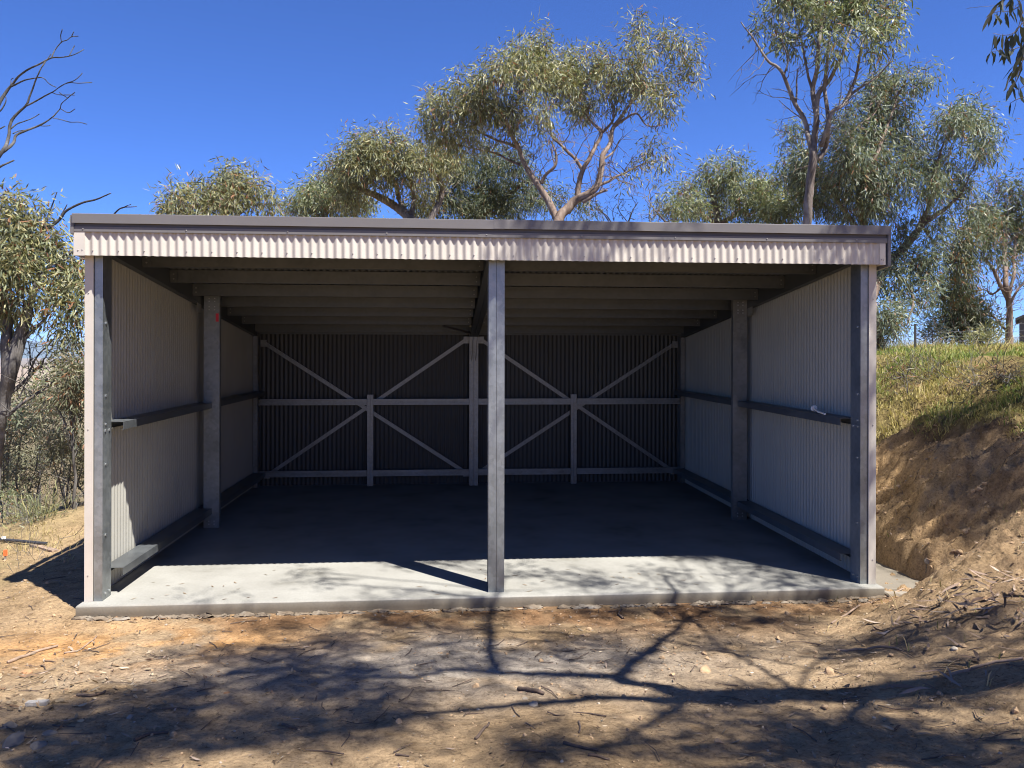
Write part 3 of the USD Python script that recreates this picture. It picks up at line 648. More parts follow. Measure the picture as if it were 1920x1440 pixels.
# --- the large gum behind the middle of the roof
tree('gum_tree', 'tall spreading gum tree with pinkish forked limbs behind the middle of the roof', 'tree', 17.0, [
    [(1046, 470, 17), (1048, 412, 16), (1066, 390, 14), (1083, 373, 13), (1105, 362, 11), (1120, 346, 10), (1127, 320, 9), (1132, 290, 8), (1145, 268, 7), (1150, 240, 6), (1168, 215, 5), (1182, 195, 4), (1215, 162, 2.5)],
    [(1048, 415, 12), (1038, 395, 11), (1017, 360, 10), (1003, 338, 9), (990, 318, 8), (975, 285, 7), (965, 262, 6), (955, 248, 5), (947, 223, 4), (925, 208, 3)],
    [(973, 280, 5), (952, 268, 4.5), (930, 263, 4), (905, 250, 3.5), (887, 240, 3), (853, 228, 2)],
    [(975, 310, 4), (955, 300, 3.5), (933, 288, 3), (900, 280, 2.5), (860, 270, 2)],
    [(1015, 345, 6), (1022, 330, 5), (1040, 312, 4.5), (1043, 293, 3.5), (1035, 265, 2.5)],
    [(1083, 373, 9), (1085, 345, 8), (1092, 320, 7), (1103, 300, 6.5), (1117, 273, 6), (1127, 250, 5.5), (1112, 232, 4), (1100, 215, 3), (1093, 190, 2)],
    [(1092, 320, 6), (1078, 298, 5), (1063, 283, 4.5), (1048, 268, 4), (1037, 258, 3.5), (1027, 227, 2.5)],
    [(1127, 250, 4.5), (1143, 235, 4), (1150, 220, 3), (1148, 190, 2)],
    [(1150, 240, 4), (1170, 225, 3.5), (1193, 213, 3), (1213, 236, 2), (1250, 233, 1)],
    [(1120, 348, 5), (1140, 340, 4), (1155, 330, 3.5), (1173, 323, 3), (1207, 307, 2.2), (1230, 300, 1.5)],
    [(1092, 379, 6), (1110, 368, 5), (1120, 363, 4), (1140, 358, 3.2)],
    [(1130, 300, 4), (1150, 285, 3), (1163, 262, 1.5)],
    [(1182, 195, 3), (1190, 160, 2.2), (1195, 110, 1.6), (1190, 60, 1)]],
    [(1010, 95, 38), (1060, 112, 40), (935, 148, 43), (882, 165, 40), (985, 155, 50), (1045, 168, 48), (1112, 122, 40), (1150, 160, 44), (1100, 195, 38), (842, 218, 44), (800, 238, 28), (818, 200, 26),
     (890, 220, 48), (948, 210, 46), (1005, 222, 36, .8), (868, 262, 36), (830, 262, 30), (910, 270, 26, .6), (1192, 60, 26, .6), (1200, 108, 34, .7), (1255, 85, 34, .7), (1286, 92, 26, .6), (1290, 140, 32, .8), (1240, 150, 42, .8), (1255, 200, 32, .8),
     (1190, 150, 36, .8), (1030, 255, 26, .5), (1085, 225, 26, .5), (1218, 200, 28, .7), (960, 255, 24, .5), (1160, 200, 24, .6), (975, 105, 26), (900, 190, 42), (1075, 150, 40), (1015, 130, 40),
     (1230, 282, 22, .6), (1243, 300, 20, .6), (1205, 318, 18, .6), (1232, 335, 14, .6), (1172, 330, 12, .4)], 1, 'gold', 'pink_gum_bark', .5, nsprig=170, limb_r=.62, rmul=.9)
tree('gum_tree', 'rounded gum tree with a pale slanting limb left of the tall pinkish gum', 'tree', 19.5, [
    [(790, 450, 14), (766, 408, 13), (748, 392, 12), (730, 380, 11), (705, 367, 9), (680, 357, 7), (660, 345, 4)],
    [(766, 408, 8), (748, 375, 6), (742, 345, 5), (725, 315, 3)], [(772, 410, 8), (775, 370, 6), (770, 330, 4), (762, 300, 2.5)],
    [(800, 430, 10), (830, 360, 8), (815, 330, 6), (795, 312, 4), (780, 295, 2)]],
    [(672, 298, 38), (720, 290, 38), (765, 295, 36), (690, 335, 40), (655, 352, 32), (740, 330, 40), (790, 325, 36, .8), (700, 300, 34), (645, 320, 26), (810, 290, 30), (835, 300, 26), (660, 385, 26, .7), (745, 270, 22), (800, 370, 34, .8)], 2, 'gold', 'gum_bark', .5)
tree('gum_tree', 'dense dark green gum tree close above the roof below the tall pinkish gum', 'tree', 21.0, [
    [(905, 450, 12), (900, 405, 11), (905, 370, 8), (890, 340, 5)], [(900, 410, 8), (870, 370, 6), (850, 335, 4)], [(903, 405, 8), (950, 370, 6), (985, 340, 3)]],
    [(852, 330, 40), (898, 345, 42), (945, 370, 38), (870, 385, 40), (1000, 385, 34), (920, 310, 38), (830, 380, 36), (960, 320, 34), (1040, 375, 26), (1085, 395, 20, .8), (790, 395, 30), (905, 395, 40), (950, 400, 34), (1110, 400, 16, .7), (985, 350, 28, .7)], 3, 'dark', 'gum_bark', .6, fol=dict(red=.02))
tree('gum_tree', 'low broad gum crown showing above the roof between two rounder gums', 'tree', 20.0, [
    [(610, 460, 11), (608, 400, 9), (600, 375, 6), (585, 350, 3)], [(608, 400, 6), (640, 370, 4), (650, 345, 2)]],
    [(578, 362, 34), (612, 350, 34), (650, 345, 30), (600, 392, 36), (645, 388, 36), (548, 388, 24), (560, 395, 24), (690, 390, 26, .7), (625, 370, 34)], 4, 'olive', 'gum_bark', .5)
tree('gum_tree', 'yellowish gum top poking over the left part of the roof', 'tree', 16.0, [
    [(415, 470, 10), (412, 420, 9), (420, 385, 5), (440, 350, 3)], [(412, 420, 6), (375, 390, 4), (355, 365, 2)], [(414, 425, 6), (470, 385, 3), (485, 365, 2)]],
    [(332, 388, 26), (366, 368, 30), (415, 368, 36), (458, 352, 32), (440, 346, 24), (490, 380, 28), (400, 392, 36), (355, 395, 30), (450, 385, 36), (312, 398, 18), (508, 395, 18), (430, 340, 14, .7)], 5, 'gold', 'gum_bark', .5)
tree('dead_tree', 'small dead grey branch sticking up over the left end of the roof', 'dead tree', 13.0, [
    [(200, 470, 5), (206, 425, 3.4), (213, 403, 2.6), (222, 393, 2.2), (232, 389, 2), (241, 388, 1.6), (257, 388, 1)], [(228, 391, 1.5), (238, 386, 1.2), (246, 384, .8)]], [], 6, bark_='dead_wood')
tree('gum_tree', 'low bushy gum crown above the right part of the roof', 'tree', 19.0, [
    [(1350, 470, 12), (1345, 420, 10), (1340, 385, 7), (1330, 350, 4)], [(1345, 420, 7), (1300, 390, 5), (1285, 365, 3)], [(1347, 420, 7), (1400, 390, 5), (1430, 360, 3)], [(1250, 420, 3), (1230, 395, 2), (1215, 370, 1.2), (1228, 345, .8)]],
    [(1252, 388, 24), (1290, 362, 28), (1328, 332, 32), (1368, 330, 30), (1300, 400, 34), (1348, 385, 40), (1395, 370, 34), (1440, 355, 34), (1445, 398, 36), (1400, 405, 34), (1470, 330, 30, .8), (1350, 350, 30), (1265, 405, 24), (1480, 392, 34), (1500, 350, 28), (1462, 412, 30), (1420, 335, 22, .7)], 7, 'olive', 'gum_bark', .5)
tree('gum_tree', 'tall slender gum tree with many upright pale stems rising right of the roof middle', 'tree', 15.5, [
    [(1512, 500, 15), (1514, 417, 13), (1519, 350, 12), (1523, 290, 11), (1527, 262, 9), (1530, 213, 8), (1525, 167, 7), (1533, 127, 6), (1538, 67, 5), (1547, 17, 3.5), (1550, -30, 2)],
    [(1523, 290, 8), (1516, 258, 7), (1508, 228, 6.5), (1487, 187, 5.5), (1470, 143, 4.5), (1455, 124, 4), (1440, 113, 3.5), (1413, 73, 2.5), (1390, 40, 1.5)],
    [(1527, 265, 8), (1533, 187, 7), (1545, 165, 6), (1557, 150, 5.5), (1580, 100, 4), (1597, 50, 3)],
    [(1540, 275, 7), (1548, 250, 6.5), (1557, 213, 6), (1575, 200, 5.5), (1590, 187, 5), (1603, 147, 4), (1613, 100, 3), (1623, 50, 2)],
    [(1588, 188, 4), (1605, 172, 3.5), (1620, 160, 3), (1647, 140, 2.4), (1673, 113, 1.5)],
    [(1535, 300, 7), (1550, 273, 7), (1553, 227, 6), (1547, 167, 5), (1552, 110, 4), (1556, 60, 2.5)], [(1470, 143, 3), (1478, 110, 2.4), (1465, 70, 1.6)], [(1492, 195, 3), (1495, 150, 2.2), (1494, 130, 1.4)],
    [(1525, 170, 4), (1510, 120, 3), (1500, 60, 2)], [(1508, 228, 2), (1480, 205, 1.4), (1460, 187, .8)]],
    [(1452, 22, 28, .8), (1428, 48, 18, .6), (1500, 20, 34), (1500, 68, 28, .7), (1462, 78, 20, .6), (1550, 38, 34), (1562, 88, 28, .7), (1600, 30, 34), (1612, 78, 28, .7), (1648, 48, 30), (1676, 28, 20, .7), (1655, 8, 26), (1690, 70, 12, .6), (1580, -5, 36), (1530, -15, 40), (1620, -15, 40), (1475, -12, 36), (1660, 85, 20, .6), (1530, 60, 26, .6), (1640, 100, 16, .5), (1445, 60, 16, .6)],
    8, 'olive', 'gum_bark', .5, fol=dict(L=.132, W=.024, per_tuft=46, tuft_r=.14))
tree('gum_tree', 'large dense grey green gum tree rising behind the right end of the roof', 'tree', 17.0, [
    [(1632, 560, 16), (1648, 520, 14), (1668, 492, 13), (1690, 470, 12), (1710, 445, 10), (1728, 424, 8.5), (1750, 408, 7), (1768, 395, 6), (1782, 383, 5), (1800, 365, 3), (1815, 330, 2)],
    [(1722, 428, 7), (1738, 395, 6), (1748, 360, 5.5), (1752, 330, 4.5), (1765, 280, 3), (1790, 230, 2)], [(1640, 520, 11), (1622, 440, 9), (1612, 380, 8), (1630, 320, 6), (1655, 260, 4.5), (1680, 190, 3), (1700, 150, 1.8)],
    [(1622, 450, 8), (1580, 390, 6), (1550, 340, 4), (1525, 300, 2.5)], [(1662, 500, 5), (1690, 520, 4), (1712, 560, 3), (1700, 610, 2)], [(1620, 230, 4), (1640, 210, 3), (1660, 175, 2)], [(1728, 424, 4), (1748, 452, 3), (1752, 462, 2)]],
    [(1682, 145, 32), (1718, 160, 26), (1655, 165, 26), (1634, 198, 36), (1690, 208, 36), (1600, 238, 36), (1650, 258, 42), (1710, 255, 42), (1758, 250, 42), (1798, 222, 36), (1828, 210, 22), (1838, 248, 26), (1818, 288, 38), (1768, 308, 46), (1700, 308, 46), (1640, 318, 46), (1580, 308, 46), (1530, 328, 44), (1600, 368, 46), (1660, 378, 42), (1730, 368, 42, .8), (1798, 358, 34, .8), (1828, 338, 24, .7), (1502, 255, 26), (1512, 292, 30), (1560, 388, 38), (1520, 375, 34), (1690, 425, 34, .7), (1780, 420, 30, .6), (1740, 455, 32, .7), (1680, 490, 34), (1668, 535, 40), (1720, 555, 34), (1690, 598, 34), (1655, 600, 32), (1722, 500, 32), (1820, 405, 22, .6), (1625, 395, 34), (1580, 250, 26), (1742, 520, 22, .7), (1665, 625, 26, .7), (1560, 340, 36)],
    9, 'grey', 'pink_gum_bark', .55, base_at=(.3, .2))
tree('gum_tree', 'dark crowned gum tree with orange brown stems at the far right on the grassy bank', 'tree', 20.0, [
    [(1892, 622, 9), (1893, 590, 8), (1891, 560, 7.5), (1886, 530, 7), (1884, 490, 6), (1886, 450, 5), (1888, 410, 3)], [(1891, 565, 6), (1882, 545, 5.5), (1873, 530, 5), (1862, 505, 4.5), (1850, 490, 3.5), (1842, 482, 2.5)],
    [(1891, 560, 5), (1900, 520, 4.5), (1901, 490, 4), (1905, 440, 2.5)], [(1890, 625, 4), (1875, 608, 3.4), (1862, 594, 2.6), (1845, 588, 1.6)], [(1878, 540, 3), (1860, 552, 2.4), (1848, 544, 1.6)], [(1893, 570, 4), (1908, 545, 3.4), (1925, 525, 2.4)]],
    [(1858, 392, 32), (1900, 372, 34), (1890, 428, 34), (1842, 440, 32), (1805, 470, 36), (1848, 478, 28, .7), (1905, 478, 28, .7), (1880, 345, 16, .8), (1912, 410, 30), (1925, 450, 30), (1815, 515, 32), (1790, 500, 30), (1820, 440, 22), (1850, 410, 26), (1795, 545, 34), (1830, 555, 30), (1800, 580, 28), (1912, 520, 18, .6)],
    10, 'dark', 'pink_gum_bark', .5, fol=dict(red=.12), rmul=1.0)
tree('gum_tree', 'leaning gum tree with rough grey trunk and orange tinted leaves beside the left wall', 'tree', 13.5, [
    [(-10, 960, 9), (-3, 880, 9), (3, 800, 11), (12, 735, 18), (20, 690, 21), (32, 650, 19), (42, 615, 16), (54, 580, 12), (66, 545, 8), (75, 500, 5)],
    [(12, 700, 13), (10, 640, 14), (14, 600, 13), (5, 540, 9), (-5, 470, 5)], [(24, 735, 5), (48, 712, 4.6), (66, 693, 4), (80, 684, 3), (84, 672, 2)], [(14, 782, 5), (40, 758, 4.5), (70, 738, 4), (92, 722, 2.6), (102, 712, 1.5)],
    [(34, 650, 6), (55, 625, 5), (75, 606, 3.5), (100, 580, 2)], [(52, 700, 3), (72, 668, 2.4), (90, 650, 1.8), (104, 632, 1)], [(58, 684, 2), (57, 660, 1.6), (54, 640, 1)], [(54, 580, 6), (70, 530, 4.5), (95, 500, 3.5), (130, 480, 2)], [(135, 575, 2), (148, 635, 1.6), (160, 688, 1)], [(36, 748, 2.4), (46, 725, 2), (54, 712, 1.4)], [(86, 672, 1.6), (100, 650, 1.2)]],
    [(8, 372, 22), (28, 402, 28), (58, 432, 32), (20, 455, 34), (82, 458, 30), (112, 485, 32), (60, 495, 38), (20, 530, 36), (100, 528, 36), (132, 558, 32), (62, 560, 30, .8), (138, 602, 24, .8), (110, 612, 22, .7), (20, 585, 28, .8), (150, 640, 12, .6), (140, 520, 26), (-10, 420, 30), (-10, 500, 36), (0, 620, 22, .7), (150, 575, 22), (44, 470, 34), (85, 400, 14, .5), (-20, 560, 34), (120, 668, 8, .5)],
    11, 'gold', 'rough_dark_bark', .45, .6, fol=dict(L=.138, W=.024, red=.09, per_tuft=56),
    dead=[[(70, 440, 3.2), (108, 415, 2.8), (125, 395, 2.3), (155, 380, 2), (180, 374, 1.7), (208, 362, 1.1)], [(110, 412, 1.6), (118, 398, 1.3), (126, 383, .8)], [(80, 430, 1.8), (95, 392, 1.3), (107, 360, .9)], [(120, 480, 3), (142, 470, 2.6), (160, 460, 2)]])
tree('dead_tree', 'tall bare dead tree with dark forking branches at the upper left against the sky', 'dead tree', 11.5, [
    [(-60, 560, 15), (-48, 430, 12), (-26, 335, 8), (0, 287, 5), (10, 268, 4.6), (17, 253, 4.2), (19, 235, 4), (24, 222, 3.8), (47, 200, 3.2), (54, 182, 2.8), (60, 167, 2.4), (70, 143, 2), (79, 125, 1.4), (84, 116, .9), (93, 108, .6)],
    [(-44, 330, 7), (-20, 240, 5.5), (0, 197, 4.6), (12, 176, 4.2), (22, 161, 3.6), (34, 143, 2.8), (55, 129, 2.5), (74, 120, 2.4), (97, 107, 2), (115, 106, 1.6), (133, 103, 1.4), (146, 99, 1), (157, 94, .6)],
    [(97, 107, 1.8), (103, 92, 1.5), (113, 78, 1.3), (124, 75, 1), (133, 70, .8), (147, 69, .5)], [(113, 78, 1), (111, 66, .8), (115, 55, .5)], [(22, 163, 2.6), (43, 152, 2), (60, 147, 1.7), (80, 145, 1.4), (92, 156, 1), (106, 162, .7)],
    [(47, 200, 2.4), (67, 189, 2.1), (82, 179, 1.9), (97, 173, 1.6), (110, 164, 1.3), (125, 157, 1.1), (140, 151, .9), (150, 143, .7), (154, 138, .5)], [(110, 164, 1), (130, 156, .8), (150, 156, .6), (172, 155, .4)],
    [(-10, 295, 5), (10, 278, 4.2), (24, 266, 3.8), (30, 255, 3.4), (50, 245, 3), (73, 235, 2.6), (88, 227, 2), (100, 219, 1.7), (109, 208, 1.5), (113, 203, 1.3), (116, 194, 1), (128, 184, .8), (140, 175, .5)],
    [(100, 221, 1.2), (117, 224, 1), (133, 228, .9), (148, 228, .7), (162, 231, .4)], [(20, 243, 2), (32, 232, 1.8), (45, 227, 1.5), (60, 221, 1.3), (74, 214, .8)], [(-40, 330, 5), (-10, 318, 3.4), (8, 308, 2.6), (26, 300, 2)], [(73, 235, 1.3), (84, 236, 1), (95, 235, .6)],
    [(24, 252, 1.6), (34, 247, 1.3), (44, 245, .9)], [(113, 203, .9), (128, 211, .7), (140, 205, .4)], [(128, 185, .7), (118, 178, .5), (112, 172, .4)], [(22, 163, 1.6), (20, 150, 1.2), (24, 146, .8)], [(130, 103, .8), (136, 92, .6), (140, 86, .4)], [(97, 172, .7), (118, 178, .6), (140, 180, .4)], [(133, 70, .5), (138, 60, .4)], [(80, 125, .7), (88, 112, .5), (96, 100, .4)],
    [(-8, 250, 3), (-2, 244, 2), (10, 236, 1.4)], [(-12, 218, 2.4), (2, 208, 2), (12, 196, 1.6), (14, 188, 1.2), (10, 180, .8)]], [], 12, bark_='dead_wood', dfield=.5)

# --- scrub on the falling ground at the left, seen past the shed's corner
def shrub(label, depth, clumps, seed, pal, stems, twig=1.0, **fol):
    f = dict(L=.07, W=.016, per_tuft=60, tuft_r=.16, droop=-.1, red=.04); f.update(fol)
    return tree('shrub', label, 'shrub', depth, stems, clumps, seed, pal, 'scrub_stem', .6, .5, fol=f, twig=twig, rmul=1.1, nsprig=24)
shrub('dry brown leaved bush with hanging dead leaves close to the left wall', 12.6, [(128, 712, 26), (150, 735, 26), (112, 745, 24), (150, 700, 20), (140, 770, 26), (110, 700, 18), (155, 780, 22), (95, 735, 16, .7), (168, 750, 24)], 21, 'scrub',
      [[(140, 900, 4), (138, 840, 3.4), (135, 790, 3), (128, 730, 2)], [(138, 840, 2.4), (110, 770, 2), (80, 760, 1)], [(136, 800, 2), (150, 740, 1.6), (160, 690, 1)], [(165, 738, 1.8), (140, 732, 1.5), (118, 722, 1)]], L=.1, W=.02, droop=.6, red=.12)
shrub('low grey green bush under the dry brown bush at the left wall', 13.2, [(130, 830, 28), (158, 850, 28), (110, 860, 26), (140, 880, 30), (95, 830, 20, .8), (165, 900, 26), (120, 910, 24, .8)], 22, 'scrub',
      [[(128, 980, 3), (125, 930, 2.6), (130, 870, 2)], [(126, 950, 2.4), (105, 890, 2), (95, 850, 1)], [(127, 950, 2.4), (150, 890, 2), (160, 840, 1)], [(110, 985, 3), (100, 935, 2.4), (112, 880, 1.6), (114, 850, 1)], [(160, 935, 1.8), (140, 905, 1.6), (110, 895, .9)]])
shrub('wiry dark green bush beside the leaning gum trunk', 14.5, [(40, 800, 26), (70, 830, 28), (30, 850, 28), (60, 880, 28), (10, 820, 24), (90, 800, 20), (20, 900, 26), (80, 900, 24, .8), (0, 870, 24), (55, 930, 22, .6)], 23, 'scrub',
      [[(35, 1000, 4), (33, 950, 3), (30, 890, 2.4), (40, 820, 1.4)], [(34, 960, 3), (62, 900, 2), (72, 840, 1.2)], [(5, 990, 3), (4, 930, 2.4), (8, 850, 1.4)], [(72, 990, 3), (68, 940, 2.4), (80, 880, 1.4)]])
shrub('thin leaved bush at the left edge over the pipe', 12.4, [(10, 940, 22, .7), (30, 960, 20, .6), (60, 960, 20, .5), (95, 950, 18, .5), (-10, 970, 20, .7)], 24, 'olive',
      [[(30, 1010, 2), (30, 985, 1.8), (34, 940, 1)], [(62, 1008, 2), (60, 980, 1.6), (66, 930, 1)], [(95, 1000, 2), (94, 975, 1.6), (90, 930, 1)], [(5, 1010, 2), (4, 980, 1.6), (8, 920, 1)]])
shrub('bright green grassy bush growing on the spoil heap left of the shed', 12.0, [(80, 978, 14, .7), (98, 968, 14, .7), (65, 985, 10, .6)], 25, 'gold', [[(82, 1000, 1.6), (82, 985, 1.4), (85, 960, .8)], [(84, 998, 1.4), (98, 975, 1)]], L=.14, W=.012, droop=-1.2, red=0)
shrub('olive bush on the slope under the hills seen left of the shed', 30.0, [(110, 700, 14), (135, 712, 14), (90, 715, 12), (155, 722, 14), (120, 728, 16), (145, 738, 14)], 26, 'olive', [[(120, 780, 2.2), (120, 750, 1.8), (118, 710, 1)]], L=.16, W=.05, per_tuft=14, tuft_r=.3)
shrub('grey brown bush on the slope behind the leaning gum trunk', 34.0, [(60, 735, 14), (80, 745, 14), (45, 760, 14), (95, 760, 14), (70, 770, 14), (110, 755, 14), (20, 745, 14), (125, 770, 14)], 27, 'scrub', [[(75, 820, 2.2), (75, 780, 1.8), (76, 745, 1)]], L=.18, W=.06, per_tuft=14, tuft_r=.35)
shrub('far dark bush low on the slope at the left edge of the view', 26.0, [(15, 790, 16), (-10, 800, 18), (35, 805, 16), (50, 790, 14), (5, 825, 18)], 28, 'dark', [[(15, 880, 2.4), (15, 840, 2), (16, 795, 1)]], L=.14, W=.045, per_tuft=14, tuft_r=.28)
shrub('small grey leaved weed at the edge of the shed shadow', 10.2, [(64, 1105, 6, .8), (66, 1116, 5, .8), (62, 1097, 4, .6)], 29, 'grey', [[(66, 1124, 1), (65, 1112, .8), (64, 1098, .5)]], L=.05, W=.012, per_tuft=14, tuft_r=.04, droop=-.8)
shrub('small green seedling left of the grey leaved weed', 10.4, [(43, 1105, 3, .8), (43, 1098, 3, .7)], 30, 'gold', [[(44, 1116, .8), (43, 1108, .7), (43, 1098, .5)]], L=.05, W=.012, per_tuft=12, tuft_r=.03, droop=-.8)
shrub('low grey green weed patch in front of the left slab corner', 9.0, [(40, 1160, 10, .8), (62, 1162, 9, .8), (25, 1170, 8, .6), (72, 1170, 6, .6)], 31, 'grey', [[(50, 1176, .8), (48, 1168, .7), (45, 1160, .5)]], L=.05, W=.01, per_tuft=16, tuft_r=.06, droop=-.5)
# bushes along the crest at the right
shrub('dark round bush on the crest behind the wire fence', 21.0, [(1792, 590, 24), (1815, 600, 24), (1770, 605, 20), (1838, 605, 22), (1800, 622, 22), (1850, 615, 18), (1780, 625, 16), (1830, 625, 18)], 32, 'dark', [[(1805, 660, 2), (1805, 635, 1.8), (1806, 600, 1)]], L=.1, W=.03, tuft_r=.2)
shrub('thin grey bush on the crest beside the black fence post', 19.0, [(1745, 600, 14, .6), (1750, 622, 14, .7), (1735, 630, 10, .6), (1760, 632, 12, .6)], 33, 'grey', [[(1748, 655, 1.6), (1748, 635, 1.4), (1747, 605, .8)]], L=.09, W=.02, tuft_r=.18)
shrub('bright green weed clump on the crest in front of the wire fence', 14.6, [(1835, 634, 12, .8), (1850, 638, 10, .8), (1820, 640, 9, .7), (1865, 640, 8, .6)], 34, 'gold', [[(1838, 650, 1), (1838, 644, .8), (1838, 632, .5)]], L=.09, W=.018, tuft_r=.1, droop=-.5, red=0)
shrub('twiggy bare bush over the roof right of the tall pinkish gum', 18.0, [(1160, 402, 8, .4), (1190, 408, 8, .5), (1225, 405, 10, .6)], 35, 'grey', [[(1180, 450, 3), (1178, 420, 2.4), (1185, 395, 1.6), (1196, 378, 1)], [(1150, 440, 2.4), (1140, 408, 1.6), (1120, 392, 1)], [(1140, 415, 1.6), (1128, 395, 1.2), (1112, 385, .7)], [(1180, 420, 1.5), (1160, 392, 1.1), (1168, 372, .7)], [(1150, 415, 1.2), (1150, 395, 1), (1157, 382, .6)], [(1220, 430, 2), (1218, 400, 1.6), (1222, 375, 1), (1215, 350, .6)]])

# --- the tree that stands over the yard, right of the photographer: its limbs and leaves shade the ground
rng = np.random.default_rng(77)
def above(g, h): return np.asarray(g) + SUN * (h / SUN[2])
def A(px, py, h): return above(G(px, py), h)
yard = thing('gum_tree', 'gum tree over the yard whose leafy twigs tinted as dark silhouettes hang in at the top right', 'tree', (6.1, -4.7, float(terrain(6.1, -4.7))))
limbs = [([V3(6.1, -4.7, float(terrain(6.1, -4.7)) - .2), V3(5.9, -4.75, 2.6), A(1900, 1262, 4.6), A(1700, 1296, 5.6), A(1490, 1300, 6.6), A(1300, 1304, 7.4), A(1215, 1285, 7.9), A(1155, 1268, 8.3)], [.27, .21, .18, .155, .135, .12, .10, .09]),
         ([A(1490, 1300, 6.6), A(1380, 1318, 7.1), A(1240, 1312, 7.8), A(1110, 1308, 8.3), A(990, 1318, 8.8), A(850, 1334, 9.3), A(640, 1366, 9.9), A(420, 1410, 10.4)], [.085, .085, .08, .07, .06, .05, .035, .02]),
         ([A(1155, 1268, 8.3), A(1050, 1260, 8.7), A(930, 1258, 9.1), A(830, 1256, 9.5), A(740, 1270, 9.8), A(600, 1262, 10.2), A(450, 1240, 10.6)], [.075, .065, .055, .045, .04, .03, .018]),
         ([A(930, 1258, 9.1), A(926, 1225, 9.3), A(926, 1180, 9.6), A(922, 1140, 9.9), A(930, 1100, 10.2)], [.06, .055, .05, .04, .025]),
         ([A(1160, 1268, 8.3), A(1215, 1215, 8.8), A(1265, 1180, 9.2), A(1310, 1155, 9.5), A(1360, 1138, 9.8)], [.07, .06, .05, .04, .025]),
         ([A(1310, 1304, 7.3), A(1250, 1340, 7.9), A(1180, 1385, 8.6), A(1000, 1430, 9.4)], [.045, .04, .03, .02]),
         ([A(1640, 1298, 5.9), A(1600, 1345, 6.4), A(1530, 1395, 6.9), A(1420, 1430, 7.4), A(1280, 1450, 8.0)], [.045, .04, .034, .028, .016]),
         ([A(1490, 1300, 6.6), A(1525, 1248, 6.8), A(1600, 1222, 7.0), A(1665, 1217, 7.1), A(1695, 1198, 7.2), A(1693, 1178, 7.3), A(1682, 1166, 7.4)], [.022, .022, .025, .03, .03, .027, .02]),
         ([V3(5.9, -4.75, 2.6), above((5.6, -1.6, 1.0), 4.4), above((5.9, -.2, 1.4), 6.0), A(1890, 860, 7.3), A(1800, 815, 7.9), A(1720, 822, 8.2)], [.09, .07, .06, .05, .035, .02]),
         ([A(1490, 1300, 6.6), V3(4.5, -4.6, 7.1), P(1985, -240, 6.1), P(1940, -90, 5.9), P(1915, 10, 5.7)], [.03, .022, .012, .008, .004])]
lm, nodes, nr = [], [], []
for pts, rad in limbs:
    q = smooth_line(np.array(pts), 6); rr = np.interp(np.linspace(0, 1, len(q)), np.linspace(0, 1, len(rad)), rad)
    q = q + (np.stack([fn(q, 1.7, 90 + s, 2) for s in range(3)], -1) - .5) * .14 * sstep(0, .2, np.linspace(0, 1, len(q)))[:, None]
    rr = rr * .82; lm.append(tube(q, rr, 10)); nodes.append(q); nr.append(rr)
nodes, nr = np.vstack(nodes), np.concatenate(nr)
TG = [(420, 1215, .32), (480, 1232, .42), (560, 1222, .45), (620, 1240, .45), (385, 1280, .4), (450, 1268, .4), (540, 1275, .42), (690, 1292, .36), (250, 1345, .3), (310, 1342, .4), (185, 1352, .45), (70, 1362, .45), (30, 1405, .5), (200, 1402, .42),
      (400, 1352, .34), (500, 1348, .38), (600, 1335, .38), (700, 1332, .3), (560, 1400, .3), (800, 1232, .3), (850, 1200, .26), (880, 1178, .24), (760, 1180, .22), (1000, 1200, .26), (1080, 1150, .32), (1150, 1146, .36), (1250, 1150, .32), (1350, 1172, .38), (1430, 1166, .38),
      (1500, 1160, .34), (1600, 1150, .22), (1200, 1190, .24), (1250, 1342, .28), (1400, 1352, .28), (1550, 1372, .36), (1650, 1400, .36), (1780, 1400, .38), (1880, 1430, .45), (1855, 1272, .36), (1750, 1292, .32), (1900, 1185, .28), (950, 1392, .26), (1000, 1430, .26),
      (780, 1372, .28), (1150, 1385, .22), (1880, 1222, .3), (650, 1200, .3), (330, 1225, .2), (660, 1260, .4), (300, 1290, .3), (100, 1330, .3), (1480, 1395, .3), (1330, 1420, .26)]
cl = [(A(px, py, rng.uniform(9.4, 12.4) - (2.4 if px > 1500 else 0)), r * 1.1, .36) for px, py, r in TG]
for _ in range(150):
    px, py = rng.uniform(120, 1915), rng.uniform(1150, 1438)
    if (px < 420 and py < 1310) or (1290 < px < 1720 and 1225 < py < 1295) or (560 < px < 1010 and py > 1392): continue
    if fn(np.array([px / 120., py / 45., .5]), 1, 55, 2) < .47: continue
    cl.append((A(px, py, rng.uniform(9.8, 12.6) - (2.4 if px > 1500 else 0)), rng.uniform(.2, .34), .4))
for px, py, r in [(600, 1072, .14), (585, 1092, .18), (1000, 1080, .24), (1120, 1086, .26), (1250, 1082, .28), (1400, 1076, .26), (1480, 1090, .3), (380, 1122, .16), (690, 1100, .16), (1550, 1100, .24), (930, 1130, .2)]:
    d = P(px, py, 1) - CAM; cl.append((above(CAM + d * (-CAM[2] / d[2]), rng.uniform(9, 10.6)), r, .62))
for x, z, r in [(.28, 3.4, .22), (.55, 3.42, .2), (.8, 3.4, .18), (1.1, 3.5, .14), (1.75, 3.45, .13), (3.45, 3.42, .2), (3.75, 3.4, .28), (3.85, 3.1, .2), (3.8, 2.2, .2), (3.85, 1.4, .18), (3.8, .9, .18)]:
    cl.append((above((x, -.16, z), rng.uniform(5.6, 6.6) + (3.4 - z)), r, .9))
